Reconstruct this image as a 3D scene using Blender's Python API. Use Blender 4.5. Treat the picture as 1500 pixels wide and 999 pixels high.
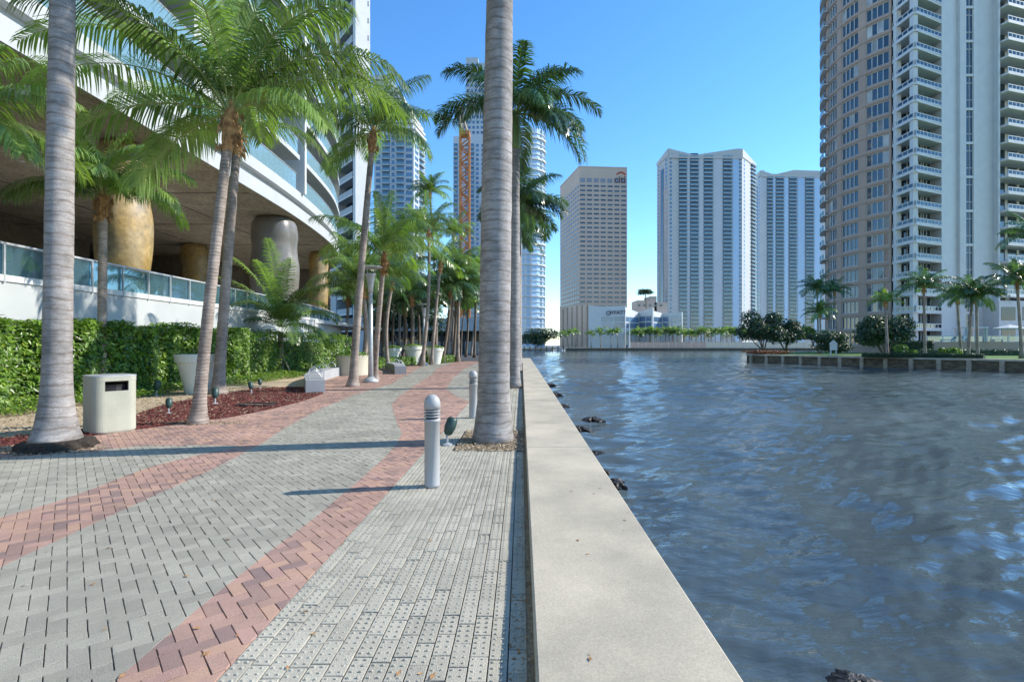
import bpy, math, random
from mathutils import Vector, Matrix
R = math.radians
S = bpy.context.scene
for o in list(bpy.data.objects): bpy.data.objects.remove(o)
random.seed(7)
# ------------------------------------------------------------------ camera, sky, sun, exposure
CH = 1.6            # eye height
cam = bpy.data.objects.new('camera', bpy.data.cameras.new('camera')); S.collection.objects.link(cam)
cam.location = (0, 0, CH); cam.rotation_euler = (R(90), 0, 0)
cam.data.sensor_width = 36; cam.data.lens = 18; cam.data.shift_y = 0.0037
cam.data.clip_start = 0.05; cam.data.clip_end = 6000
S.camera = cam
SUN_AZ = math.atan2(.985, .175); SUN_EL = R(33.6)
w = bpy.data.worlds.new("World"); S.world = w; w.use_nodes = True
nt = w.node_tree; bg = nt.nodes['Background']; sky = nt.nodes.new('ShaderNodeTexSky')
sky.sky_type = 'NISHITA'; sky.sun_disc = False; sky.sun_elevation = SUN_EL; sky.sun_rotation = SUN_AZ
sky.air_density = 1.0; sky.dust_density = 0.0; sky.ozone_density = 4.5; sky.altitude = 0
hs_ = nt.nodes.new('ShaderNodeHueSaturation'); hs_.inputs['Saturation'].default_value = 1.18
nt.links.new(sky.outputs[0], hs_.inputs['Color']); nt.links.new(hs_.outputs[0], bg.inputs[0]); bg.inputs[1].default_value = 0.138
sd = Vector((math.sin(SUN_AZ)*math.cos(SUN_EL), math.cos(SUN_AZ)*math.cos(SUN_EL), math.sin(SUN_EL)))
sun = bpy.data.objects.new('sun', bpy.data.lights.new('sun', 'SUN')); S.collection.objects.link(sun)
sun.rotation_euler = sd.to_track_quat('Z', 'Y').to_euler(); sun.location = (30, 5, 60)
sun.data.energy = 3.0; sun.data.angle = R(0.53); sun.data.color = (1, .93, .83)
S.view_settings.view_transform = 'Standard'; S.view_settings.look = 'None'
S.view_settings.exposure = 1.17; S.view_settings.gamma = 1; S.view_settings.use_curve_mapping = False
C = S.collection

# ------------------------------------------------------------------ helpers
F = 750.0; HY = 505.0
def G(px, py, h=0.0):                     # ground contact seen at a photo pixel -> point on the plane z=h
    z = F*(CH-h)/(py-HY); return ((px-750)/F*z, z)
def X(px, z): return (px-750)/F*z
def H(py, z): return CH-(py-HY)/F*z

def tag(o, label=None, cat=None, group=None, kind=None):
    if label: o['label'] = label
    if cat: o['category'] = cat
    if group: o['group'] = group
    if kind: o['kind'] = kind
    return o
def root(name, loc, label, cat, group=None):
    o = bpy.data.objects.new(name, None); C.objects.link(o); o.location = loc; o.empty_display_size = .3
    return tag(o, label, cat, group)
def kids(o): return [c for c in bpy.data.objects if c.parent == o]
def copy_tree(o, parent=None):
    c = o.copy(); C.objects.link(c)
    if parent: c.parent = parent
    for k in kids(o): copy_tree(k, c)
    return c
def wloc(o):
    v = Vector((0,0,0))
    while o: v += Vector(o.location); o = o.parent
    return v

class MB:
    def __init__(s): s.v=[]; s.f=[]; s.a=[]; s.m=[]
    def face(s, pts, var=None, m=0):
        n=len(s.v); s.v += [tuple(p) for p in pts]; s.f.append(tuple(range(n, n+len(pts))))
        s.a.append(random.random() if var is None else var); s.m.append(m)
    def add(s, vs, fs, var=None, m=0):
        n=len(s.v); s.v += [tuple(p) for p in vs]
        a = random.random() if var is None else var
        for f in fs: s.f.append(tuple(i+n for i in f)); s.a.append(a); s.m.append(m)
    def box(s, x0,x1,y0,y1,z0,z1, var=None, m=0):
        s.add([(x0,y0,z0),(x1,y0,z0),(x1,y1,z0),(x0,y1,z0),(x0,y0,z1),(x1,y0,z1),(x1,y1,z1),(x0,y1,z1)],
              [(0,3,2,1),(4,5,6,7),(0,1,5,4),(1,2,6,5),(2,3,7,6),(3,0,4,7)], var, m)
    def cbox(s, x0,x1,y0,y1,z0,z1, b=.02, var=None, m=0):      # chamfered vertical + top edges
        def ring(i, z): return [(x0+b+i if k in(0,7) else 0,0,0) for k in range(8)]
        P=lambda d,z:[(x0+b,y0+d,z),(x1-b,y0+d,z),(x1-d,y0+b,z),(x1-d,y1-b,z),(x1-b,y1-d,z),(x0+b,y1-d,z),(x0+d,y1-b,z),(x0+d,y0+b,z)]
        P0,P1,P2=P(0,z0),P(0,z1-b),P(b*.9,z1)
        V=P0+P1+P2; Fc=[]
        for k in range(8):
            j=(k+1)%8; Fc+=[(k,j,8+j,8+k),(8+k,8+j,16+j,16+k)]
        Fc.append(tuple(range(16,24))); s.add(V,Fc,var,m)
    def seg(s, p, q, t0, t1, z0, z1, var=None, m=0, z2=None, z3=None):   # box along plan segment p->q, from offset t0 to t1 to its left
        dx,dy=q[0]-p[0],q[1]-p[1]; L=math.hypot(dx,dy) or 1; n=(-dy/L,dx/L)
        a=[(p[0]+n[0]*t0,p[1]+n[1]*t0),(q[0]+n[0]*t0,q[1]+n[1]*t0),(q[0]+n[0]*t1,q[1]+n[1]*t1),(p[0]+n[0]*t1,p[1]+n[1]*t1)]
        zb=z1 if z2 is None else z2
        tops=[z1,zb,zb,z1]
        s.add([(x,y,z0) for x,y in a]+[(a[i][0],a[i][1],tops[i]) for i in range(4)],
              [(0,3,2,1),(4,5,6,7),(0,1,5,4),(1,2,6,5),(2,3,7,6),(3,0,4,7)],var,m)
    def prism(s, poly, z0, z1, var=None, m=0):
        n=len(poly)
        s.add([(x,y,z0) for x,y in poly]+[(x,y,z1) for x,y in poly],
              [tuple(reversed(range(n))), tuple(range(n,2*n))]+[(i,(i+1)%n,n+(i+1)%n,n+i) for i in range(n)],var,m)
    def tube(s, pts, rad, n=8, var=None, m=0, caps=True, jit=0):
        pts=[Vector(p) for p in pts]; V=[]; Fc=[]
        if not hasattr(rad,'__len__'): rad=[rad]*len(pts)
        ref=None
        for i,p in enumerate(pts):
            t=(pts[min(i+1,len(pts)-1)]-pts[max(i-1,0)]).normalized()
            if ref is None: ref=Vector((1,0,0)) if abs(t.x)<.9 else Vector((0,1,0))
            u=(ref-t*ref.dot(t)).normalized(); ref=u; v=t.cross(u)
            for k in range(n):
                a=2*math.pi*k/n; rr=rad[i]*(1+(random.uniform(-jit,jit) if jit else 0))
                V.append(p+(u*math.cos(a)+v*math.sin(a))*rr)
        for i in range(len(pts)-1):
            for k in range(n):
                j=(k+1)%n; Fc.append((i*n+k,i*n+j,(i+1)*n+j,(i+1)*n+k))
        if caps: Fc+= [tuple(reversed(range(n))), tuple(range((len(pts)-1)*n,len(pts)*n))]
        s.add(V,Fc,var,m)
    def lathe(s, c, prof, n=24, var=None, m=0, sx=1, sy=1, wob=None):
        V=[];Fc=[]
        for i,(r,z) in enumerate(prof):
            for k in range(n):
                a=2*math.pi*k/n; q=r*(wob(a,z) if wob else 1)
                V.append((c[0]+q*math.cos(a)*sx,c[1]+q*math.sin(a)*sy,c[2]+z))
        for i in range(len(prof)-1):
            for k in range(n):
                j=(k+1)%n; Fc.append((i*n+k,i*n+j,(i+1)*n+j,(i+1)*n+k))
        Fc+=[tuple(reversed(range(n))), tuple(range((len(prof)-1)*n,len(prof)*n))]
        s.add(V,Fc,var,m)
    def build(s, name, mats, parent=None, smooth=False, local=False):
        if not isinstance(mats,(list,tuple)): mats=[mats]
        off=wloc(parent) if (parent and not local) else Vector((0,0,0))
        me=bpy.data.meshes.new(name)
        me.from_pydata([(x-off.x,y-off.y,z-off.z) for x,y,z in s.v],[],s.f)
        at=me.attributes.new('var','FLOAT','FACE'); at.data.foreach_set('value',s.a)
        for m in mats: me.materials.append(m)
        if len(mats)>1: me.polygons.foreach_set('material_index',s.m)
        if smooth: me.polygons.foreach_set('use_smooth',[True]*len(s.f))
        me.update()
        o=bpy.data.objects.new(name,me); C.objects.link(o)
        if parent: o.parent=parent
        return o

# ------------------------------------------------------------------ materials
def mat(name, col, rough=.6, col2=None, scale=4, mixv=0, bump=0, bscale=30, metal=0, spec=.5, detail=5, sheen=0, trans=0, coat=0, stretch=(1,1,1), grain=0, gs=160, stain=0, ramp=None):
    m=bpy.data.materials.new(name); m.use_nodes=True; n=m.node_tree; b=n.nodes['Principled BSDF']; L=n.links.new
    b.inputs['Roughness'].default_value=rough; b.inputs['Metallic'].default_value=metal
    b.inputs['Specular IOR Level'].default_value=spec; b.inputs['Coat Weight'].default_value=coat
    tc=n.nodes.new('ShaderNodeTexCoord'); mp=n.nodes.new('ShaderNodeMapping'); L(tc.outputs['Object'],mp.inputs[0]); mp.inputs['Scale'].default_value=stretch
    ns=n.nodes.new('ShaderNodeTexNoise'); ns.inputs['Scale'].default_value=scale; ns.inputs['Detail'].default_value=detail; L(mp.outputs[0],ns.inputs[0])
    c2=col2 or tuple(x*.75 for x in col)
    rp=n.nodes.new('ShaderNodeValToRGB'); rp.color_ramp.elements[0].position=.32; rp.color_ramp.elements[1].position=.68
    rp.color_ramp.elements[0].color=(*c2,1); rp.color_ramp.elements[1].color=(*col,1); L(ns.outputs[0],rp.inputs[0])
    out=rp.outputs[0]
    if mixv:
        at=n.nodes.new('ShaderNodeAttribute'); at.attribute_name='var'
        mr=n.nodes.new('ShaderNodeMapRange'); mr.inputs['To Min'].default_value=1-mixv; mr.inputs['To Max'].default_value=1+mixv; L(at.outputs['Fac'],mr.inputs[0])
        mx=n.nodes.new('ShaderNodeMix'); mx.data_type='RGBA'; mx.blend_type='MULTIPLY'; mx.inputs[0].default_value=1
        L(out,mx.inputs[6]); L(mr.outputs[0],mx.inputs[7]); out=mx.outputs[2]
    if ramp:
        at2=n.nodes.new('ShaderNodeAttribute'); at2.attribute_name='var'
        cr=n.nodes.new('ShaderNodeValToRGB'); cr.color_ramp.interpolation='LINEAR'
        while len(cr.color_ramp.elements)<len(ramp): cr.color_ramp.elements.new(.5)
        for i_,(p_,c_) in enumerate(ramp): cr.color_ramp.elements[i_].position=p_; cr.color_ramp.elements[i_].color=(*c_,1)
        L(at2.outputs['Fac'],cr.inputs[0]); q=n.nodes.new('ShaderNodeMix'); q.data_type='RGBA'; q.blend_type='MULTIPLY'; q.inputs[0].default_value=1
        L(out,q.inputs[6]); L(cr.outputs[0],q.inputs[7]); out=q.outputs[2]
    for (amt,sc_,lo_,hi_) in ((grain,gs,.35,.65),(stain,.9,.38,.62)):
        if amt:
            nn=n.nodes.new('ShaderNodeTexNoise'); nn.inputs['Scale'].default_value=sc_; nn.inputs['Detail'].default_value=7; nn.inputs['Roughness'].default_value=.65; L(tc.outputs['Object'],nn.inputs[0])
            m2=n.nodes.new('ShaderNodeMapRange'); m2.inputs['From Min'].default_value=lo_; m2.inputs['From Max'].default_value=hi_; m2.inputs['To Min'].default_value=1-amt; m2.inputs['To Max'].default_value=1+amt*.5; L(nn.outputs[0],m2.inputs[0])
            q=n.nodes.new('ShaderNodeMix'); q.data_type='RGBA'; q.blend_type='MULTIPLY'; q.inputs[0].default_value=1; L(out,q.inputs[6]); L(m2.outputs[0],q.inputs[7]); out=q.outputs[2]
    L(out,b.inputs['Base Color'])
    if bump:
        n2=n.nodes.new('ShaderNodeTexNoise'); n2.inputs['Scale'].default_value=bscale; n2.inputs['Detail'].default_value=6; L(mp.outputs[0],n2.inputs[0])
        bp=n.nodes.new('ShaderNodeBump'); bp.inputs['Strength'].default_value=bump; bp.inputs['Distance'].default_value=.02
        L(n2.outputs[0],bp.inputs['Height']); L(bp.outputs[0],b.inputs['Normal'])
    if trans:
        tr=n.nodes.new('ShaderNodeBsdfTranslucent'); mxs=n.nodes.new('ShaderNodeMixShader'); mxs.inputs[0].default_value=trans
        g=n.nodes.new('ShaderNodeMix'); g.data_type='RGBA'; g.blend_type='MULTIPLY'; g.inputs[0].default_value=1; L(out,g.inputs[6]); g.inputs[7].default_value=(1.7,1.9,.7,1)
        L(g.outputs[2],tr.inputs[0]); L(b.outputs[0],mxs.inputs[1]); L(tr.outputs[0],mxs.inputs[2]); L(mxs.outputs[0],n.nodes['Material Output'].inputs[0])
    return m
def glassy(name, tint, refl=.2, rough=.02, opac=.0):        # thin see-through panel
    m=bpy.data.materials.new(name); m.use_nodes=True; n=m.node_tree; L=n.links.new
    n.nodes.remove(n.nodes['Principled BSDF'])
    t=n.nodes.new('ShaderNodeBsdfTransparent'); t.inputs[0].default_value=(*tint,1)
    g=n.nodes.new('ShaderNodeBsdfGlossy'); g.inputs['Roughness'].default_value=rough; g.inputs[0].default_value=(.9,.97,1,1)
    lw=n.nodes.new('ShaderNodeLayerWeight'); lw.inputs[0].default_value=.35
    ma=n.nodes.new('ShaderNodeMath'); ma.operation='MULTIPLY_ADD'; ma.inputs[1].default_value=.6; ma.inputs[2].default_value=refl*.4; L(lw.outputs['Fresnel'],ma.inputs[0])
    x=n.nodes.new('ShaderNodeMixShader'); L(ma.outputs[0],x.inputs[0]); L(t.outputs[0],x.inputs[1]); L(g.outputs[0],x.inputs[2])
    if opac:
        d=n.nodes.new('ShaderNodeBsdfDiffuse'); d.inputs[0].default_value=(.35,.55,.62,1)
        y=n.nodes.new('ShaderNodeMixShader'); y.inputs[0].default_value=opac; L(x.outputs[0],y.inputs[1]); L(d.outputs[0],y.inputs[2]); x=y
    L(x.outputs[0],n.nodes['Material Output'].inputs[0]); return m

M={}
M['grey_paver']=mat('grey_paver',(.43,.405,.325),.85,(.37,.35,.285),1.3,.13,.6,180,grain=.28,stain=.16)
M['red_paver']=mat('red_paver',(.51,.365,.30),.85,(.44,.32,.265),2.2,.12,.6,180,grain=.28,stain=.14,ramp=[(0,(.68,.66,.72)),(.12,(.80,.72,.74)),(.3,(1,.88,.82)),(.6,(1.0,.86,.84)),(.8,(1.1,.95,.80)),(1,(.95,.8,.8))])
M['tactile']=mat('tactile',(.53,.495,.395),.85,(.46,.43,.345),1.5,.10,.5,180,grain=.30,stain=.12)
M['joint']=mat('joint',(.12,.11,.10),.95,(.07,.065,.06),8)
M['concrete']=mat('concrete',(.52,.46,.345),.88,(.43,.385,.30),.9,0,.15,170,detail=10,grain=.16,gs=70,stain=.14)
M['asphalt']=mat('asphalt',(.07,.07,.075),.9,(.05,.05,.05),3,0,.3,80)
M['soil']=mat('soil',(.05,.035,.025),.95,(.02,.015,.01),14,0,1,60)
M['mulch']=mat('mulch',(.23,.055,.042),.9,(.10,.025,.022),40,.45,1,60)
M['gravel']=mat('gravel',(.50,.40,.27),.9,(.30,.23,.15),35,.35,1,50)
M['grass']=mat('grass',(.09,.21,.03),.9,(.06,.15,.02),2,0,1,60)
M['leaf']=mat('leaf',(.18,.29,.045),.38,(.10,.18,.03),3,.3,trans=.3,spec=.6,ramp=[(0,(.42,.5,.42)),(.45,(.85,.92,.8)),(.9,(1.2,1.15,1)),(1,(1.5,1.1,.6))])
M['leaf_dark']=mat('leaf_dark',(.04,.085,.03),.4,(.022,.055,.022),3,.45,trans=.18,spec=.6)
M['frond']=mat('frond',(.19,.27,.075),.3,(.10,.175,.045),1.2,.5,trans=.35,spec=.8)
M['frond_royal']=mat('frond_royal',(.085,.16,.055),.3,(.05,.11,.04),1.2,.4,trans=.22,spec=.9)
M['frond_bright']=mat('frond_bright',(.20,.30,.06),.32,(.08,.16,.03),1.2,.35,trans=.35,spec=.8)
M['rachis']=mat('rachis',(.30,.33,.10),.5,(.22,.26,.08),3)
M['fibre']=mat('fibre',(.52,.29,.12),.9,(.20,.10,.04),9,.3,1,30)
M['crownshaft']=mat('crownshaft',(.16,.24,.07),.45,(.12,.19,.06),2)
M['wood']=mat('wood',(.40,.33,.22),.8)
M['white_paint']=mat('white_paint',(.62,.63,.61),.6,(.57,.58,.57),.7,0,.1,10)
M['stucco']=mat('stucco',(.45,.47,.465),.8,(.40,.42,.42),.8,0,.25,60)
M['stucco_blue']=mat('stucco_blue',(.46,.51,.55),.8,(.42,.47,.51),.1)
M['grey_conc']=mat('grey_conc',(.50,.51,.50),.8,(.44,.45,.44),.6,0,.2,30)
M['soffit']=mat('soffit',(.50,.42,.32),.9,(.36,.29,.21),1.1,0,.8,14,detail=9,grain=.4,gs=7)
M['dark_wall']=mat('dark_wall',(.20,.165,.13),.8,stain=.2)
M['ochre']=mat('ochre',(.46,.30,.09),.4,(.30,.25,.16),.7,0,.5,5,spec=.5,coat=.15,grain=.3,gs=5,stain=.3)
M['dark_stone']=mat('dark_stone',(.15,.14,.12),.35,(.24,.22,.19),.8,0,.4,5,coat=.3)
M['glass']=mat('glass',(.035,.06,.085),.06,(.02,.035,.05),.5,.5,spec=1)
M['glass_blue']=mat('glass_blue',(.10,.19,.30),.10,(.08,.15,.25),.05,.3,spec=1)
M['glass_pale']=mat('glass_pale',(.36,.52,.70),.25,(.33,.48,.66),.05,.1,spec=.8)
M['curtain']=mat('curtain',(.45,.45,.42),.5,(.20,.22,.24),.4,.5)
M['rail_glass']=glassy('rail_glass',(.45,.68,.74),.35,.02,.10)
M['balcony_glass']=glassy('balcony_glass',(.70,.78,.80),.12,.08,.30)
M['metal']=mat('metal',(.62,.63,.64),.4,metal=.4)
M['bollard']=mat('bollard',(.41,.405,.395),.5,(.37,.365,.355),2,stain=.1)
M['galv']=mat('galv',(.50,.52,.53),.45,metal=.3)
M['lamp_green']=mat('lamp_green',(.03,.07,.06),.45)
M['black']=mat('black',(.02,.02,.022),.6)
M['bin']=mat('bin',(.47,.465,.37),.75,(.42,.415,.33),3,0,.4,150,grain=.2,gs=120,stain=.1)
M['planter_white']=mat('planter_white',(.70,.69,.60),.6,(.64,.63,.55),2)
M['planter_beige']=mat('planter_beige',(.56,.52,.40),.7,(.50,.46,.36),2)
M['bench']=mat('bench',(.38,.39,.40),.75,(.32,.33,.34),2,0,.2,60)
M['brown_wall']=mat('brown_wall',(.44,.33,.26),.8,(.38,.285,.23),.3)
M['pink_wall']=mat('pink_wall',(.50,.36,.28),.8,(.45,.33,.26),.6)
M['citi_wall']=mat('citi_wall',(.50,.405,.33),.8,(.45,.365,.30),.06)
M['orange']=mat('orange',(.65,.25,.06),.6,(.50,.20,.06),1)
M['red']=mat('red',(.45,.03,.03),.5)
M['blue']=mat('blue',(.06,.16,.45),.5)
M['rock']=mat('rock',(.035,.03,.026),.55,(.008,.008,.008),9,.3,1,18)
M['quay_stone']=mat('quay_stone',(.20,.16,.10),.9,(.07,.05,.035),1.6,0,1,8,stretch=(1,1,3))
M['hull']=mat('hull',(.75,.76,.76),.3)
M['flower']=mat('flower',(.38,.07,.03),.6,(.12,.12,.03),5,.5)

M['rail_dark']=glassy('rail_dark',(.16,.19,.22),.15,.05)
def trunk_mat(name, c1, c2, ring, zs):
    m=mat(name,c1,.85,c2,5,0,0,grain=.25,gs=60,stain=.35); n=m.node_tree; L=n.links.new; b=n.nodes['Principled BSDF']
    tc=n.nodes['Texture Coordinate']
    wv=n.nodes.new('ShaderNodeTexWave'); wv.bands_direction='Z'; wv.inputs['Scale'].default_value=zs; wv.inputs['Distortion'].default_value=2.5; wv.inputs['Detail'].default_value=3; wv.inputs['Detail Scale'].default_value=2
    L(tc.outputs['Object'],wv.inputs[0])
    rp=n.nodes.new('ShaderNodeValToRGB'); rp.color_ramp.elements[0].position=0; rp.color_ramp.elements[0].color=(ring,ring*.93,ring*.86,1); rp.color_ramp.elements[1].position=.14; rp.color_ramp.elements[1].color=(1,1,1,1); L(wv.outputs[0],rp.inputs[0])
    # vertical fibrous streaks
    mp=n.nodes.new('ShaderNodeMapping'); mp.inputs['Scale'].default_value=(5,5,24); L(tc.outputs['Object'],mp.inputs[0])
    n3=n.nodes.new('ShaderNodeTexNoise'); n3.inputs['Scale'].default_value=1; n3.inputs['Detail'].default_value=6; L(mp.outputs[0],n3.inputs[0])
    r3=n.nodes.new('ShaderNodeValToRGB'); r3.color_ramp.elements[0].position=.3; r3.color_ramp.elements[0].color=(.70,.67,.66,1); r3.color_ramp.elements[1].position=.62; r3.color_ramp.elements[1].color=(1.05,1.05,1.05,1); L(n3.outputs[0],r3.inputs[0])
    src=b.inputs['Base Color'].links[0].from_socket
    mx=n.nodes.new('ShaderNodeMix'); mx.data_type='RGBA'; mx.blend_type='MULTIPLY'; mx.inputs[0].default_value=1; L(src,mx.inputs[6]); L(rp.outputs[0],mx.inputs[7])
    my=n.nodes.new('ShaderNodeMix'); my.data_type='RGBA'; my.blend_type='MULTIPLY'; my.inputs[0].default_value=1; L(mx.outputs[2],my.inputs[6]); L(r3.outputs[0],my.inputs[7])
    L(my.outputs[2],b.inputs['Base Color'])
    ad=n.nodes.new('ShaderNodeMath'); ad.operation='MULTIPLY_ADD'; ad.inputs[1].default_value=.5; L(n3.outputs[0],ad.inputs[0]); L(rp.outputs[0],ad.inputs[2])
    bp=n.nodes.new('ShaderNodeBump'); bp.inputs['Strength'].default_value=.45; bp.inputs['Distance'].default_value=.010; L(ad.outputs[0],bp.inputs['Height']); L(bp.outputs[0],b.inputs['Normal'])
    return m
M['trunk_coco']=trunk_mat('trunk_coco',(.44,.37,.31),(.31,.25,.205),.55,4.6)
M['trunk_royal']=trunk_mat('trunk_royal',(.40,.37,.345),(.29,.27,.25),.72,1.9)
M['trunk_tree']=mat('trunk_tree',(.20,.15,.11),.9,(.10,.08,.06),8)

def water_mat():
    m=bpy.data.materials.new('water'); m.use_nodes=True; n=m.node_tree; L=n.links.new; b=n.nodes['Principled BSDF']
    b.inputs['Roughness'].default_value=.05; b.inputs['IOR'].default_value=1.33
    g=n.nodes.new('ShaderNodeNewGeometry')
    def noise(sc, sx, sy, det, dist=0):
        mp=n.nodes.new('ShaderNodeMapping'); mp.inputs['Scale'].default_value=(sx,sy,1); mp.inputs['Rotation'].default_value=(0,0,R(-18)); L(g.outputs['Position'],mp.inputs[0])
        t=n.nodes.new('ShaderNodeTexNoise'); t.inputs['Scale'].default_value=sc; t.inputs['Detail'].default_value=det; t.inputs['Distortion'].default_value=dist; L(mp.outputs[0],t.inputs[0]); return t
    a=noise(1.5,.55,1.5,4,1.2); c=noise(4.2,.6,1.4,3,.8); e=noise(.16,1,1.6,2); big=noise(.05,1,1,3)
    def madd(x,k,y):
        q=n.nodes.new('ShaderNodeMath'); q.operation='MULTIPLY_ADD'; q.inputs[1].default_value=k; L(x,q.inputs[0])
        if y is None: q.inputs[2].default_value=0
        else: L(y,q.inputs[2])
        return q.outputs[0]
    h=madd(a.outputs[0],.035,madd(c.outputs[0],.022,madd(e.outputs[0],.12,None)))
    bp=n.nodes.new('ShaderNodeBump'); bp.inputs['Strength'].default_value=1; bp.inputs['Distance'].default_value=1.0; patch=noise(.085,.6,1.6,3); mrp=n.nodes.new('ShaderNodeMapRange'); mrp.inputs['From Min'].default_value=.38; mrp.inputs['From Max'].default_value=.6; mrp.inputs['To Min'].default_value=.5; mrp.inputs['To Max'].default_value=1.15; L(patch.outputs[0],mrp.inputs[0]); L(mrp.outputs[0],bp.inputs['Strength']); L(h,bp.inputs['Height']); L(bp.outputs[0],b.inputs['Normal'])
    rp=n.nodes.new('ShaderNodeValToRGB'); rp.color_ramp.elements[0].color=(.050,.072,.082,1); rp.color_ramp.elements[1].color=(.095,.122,.122,1)
    rp.color_ramp.elements[0].position=.35; rp.color_ramp.elements[1].position=.65; L(big.outputs[0],rp.inputs[0]); L(rp.outputs[0],b.inputs['Base Color'])
    return m
M['water']=water_mat()

# ------------------------------------------------------------------ ground, water, paving
WL=-1.3; SL=.0187                       # water level; lean of the sea wall in plan
def wx(u,z): return u+SL*z
def interp(T,z):
    if z<=T[0][0]: return T[0][1]
    for (a,b),(c,d) in zip(T,T[1:]):
        if z<=c: return b+(d-b)*(z-a)/(c-a)
    return T[-1][1]
B1=[(2.43,-1.89),(3.12,-1.91),(4,-1.88),(4.7,-1.83),(5.9,-1.81),(7.23,-1.81),(8.16,-1.85),(9.3,-2.0),(10.4,-2.33),(13.5,-3.18),(15.6,-3.49),(18.5,-3.7),(25.5,-4.2),(35,-5.2),(50,-5.5)]
B2=[(14.5,-1.2),(16,-1.75),(18.5,-2.37),(25.5,-2.9),(34,-3.3),(50,-3.0)]
C1=[(2,-4.6),(4.76,-4.76),(5.13,-4.66),(5.63,-4.66),(6.25,-4.73),(6.78,-4.75),(7.36,-4.6),(7.84,-4.39),(8.16,-4.3)]
C2=[(1.5,-3.2),(3.0,-3.5),(3.69,-3.69),(5.02,-3.78),(6.5,-3.85),(8.16,-4.03),(9.76,-4.36),(12.6,-4.77),(16.4,-5.05),(21.4,-4.95),(26,-5.5),(40,-7)]
LT=[(-7.2,7.19),(-6.3,7.75),(-5.7,8.3),(-5,8.3),(-4.35,8.16)]
BED=[(6.0,-12),(8.4,-9.2),(8.57,-8.57),(8.89,-8.18),(9.3,-7.75),(10.17,-7.19),(10.9,-6.49),(11.4,-6.25),(12.9,-6.0),(14.5,-5.98),(17.1,-6.26),(20,-7.46),(23,-8.4),(28.6,-9.2),(34,-8.9),(43,-6.3),(48,-5.1),(50,-4.6)]
def smooth_fun(x,z):                    # >0 red, <0 grey
    a=min(interp(C2,z)-x, max(x-interp(C1,z) if z<8.2 else 9, z-interp(LT,x)))
    b=min(x-interp(B1,z), (interp(B2,z)-x) if z>14 else 9)
    return max(a,b)
def bed_fun(x,z): return x-interp(BED,z) # >0 pavement
def clip(poly,fn):
    vals=[fn(*p) for p in poly]; out=[]
    for i,p in enumerate(poly):
        q=poly[(i+1)%len(poly)]; a=vals[i]; b=vals[(i+1)%len(poly)]
        if a>=0: out.append(p)
        if (a>=0)!=(b>=0): t=a/(a-b); out.append((p[0]+(q[0]-p[0])*t,p[1]+(q[1]-p[1])*t))
    return out if len(out)>=3 else None
def paver(mb,poly,near,ztop=0.0,var=None):
    v=random.random() if var is None else var; n=len(poly)
    ar=abs(sum(poly[i][0]*poly[(i+1)%n][1]-poly[(i+1)%n][0]*poly[i][1] for i in range(n)))/2
    if ar<2e-5: return
    if sum(poly[i][0]*poly[(i+1)%n][1]-poly[(i+1)%n][0]*poly[i][1] for i in range(n))<0: poly=poly[::-1]
    zt=ztop+random.uniform(-.0012,.0012); gx,gy=random.gauss(0,.012),random.gauss(0,.012); X0,Y0=poly[0]
    if not near: mb.face([(x,y,zt+(x-X0)*gx+(y-Y0)*gy) for x,y in poly],v); return
    cx=sum(p[0] for p in poly)/n; cy=sum(p[1] for p in poly)/n
    ins=[(x+(cx-x)*.035,y+(cy-y)*.035) for x,y in poly]
    tz=lambda x,y:zt+(x-X0)*gx+(y-Y0)*gy
    mb.add([(x,y,tz(x,y)) for x,y in ins]+[(x,y,tz(x,y)-.003) for x,y in poly]+[(x,y,zt-.012) for x,y in poly],
           [tuple(range(n))]+[((i+1)%n,i,n+i,n+(i+1)%n)[::-1] for i in range(n)]+[(n+(i+1)%n,n+i,2*n+i,2*n+(i+1)%n)[::-1] for i in range(n)],v)
# beds below the pavers
mb=MB(); mb.prism([(-70,-12),(wx(.1,-12),-12),(wx(.1,56.5),56.5),(1.6,60),(3,256),(-70,260)],-3,-.03); 
land=mb.build('ground',M['soil']); tag(land,kind='structure')
mb=MB(); L0=[(-13,-6)]+[(x,z) for z,x in BED]+[(wx(.02,50),50),(wx(.02,-6),-6)]
# bedding sheet
mb.face([(x,z,-.011) for x,z in reversed(L0)]); tag(mb.build('paving_bed',M['joint']),kind='structure')
gp,rp_,ga=MB(),MB(),R(-49.0)
e1=(math.cos(ga),math.sin(ga)); e2=(-e1[1],e1[0]); wb=.0885; g=.0024
def hb(p,q,w_,h_):
    pts=[(p+g/wb,q+g/wb),(p+w_-g/wb,q+g/wb),(p+w_-g/wb,q+h_-g/wb),(p+g/wb,q+h_-g/wb)]
    return [((a*e1[0]+b*e2[0])*wb,(a*e1[1]+b*e2[1])*wb) for a,b in pts]
def tl(z): return wx(-1.455,z)          # left edge of the tactile strip
def in_tact(z): return z<50
N=480
for i in range(-N,N):
    for j in range(-N//2,N//2):
        ox=i+2*j; oy=i-2*j
        for (p,q,w_,h_) in ((ox,oy,2,1),(ox,oy+1,1,2)):
            cx=(p*e1[0]+q*e2[0])*wb; cy=(p*e1[1]+q*e2[1])*wb
            if cy<1.2 or cy>50 or cx>tl(cy)+.2 or cx<-1.35*cy-2 or cx<interp(BED,cy)-.3: continue
            poly=hb(p,q,w_,h_)
            poly=clip(poly,lambda x,z: tl(z)-.004-x)
            if not poly: continue
            poly=clip(poly,bed_fun)
            if not poly: continue
            near=cy<14; v=random.random()
            if cy<26:
                a=clip(poly,smooth_fun)
                b=clip(poly,lambda x,z:-smooth_fun(x,z))
            else:
                a=poly if smooth_fun(cx,cy)>0 else None; b=None if a else poly
            if a: paver(rp_,a,near,0,v)
            if b: paver(gp,b,near,0,v)
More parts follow.
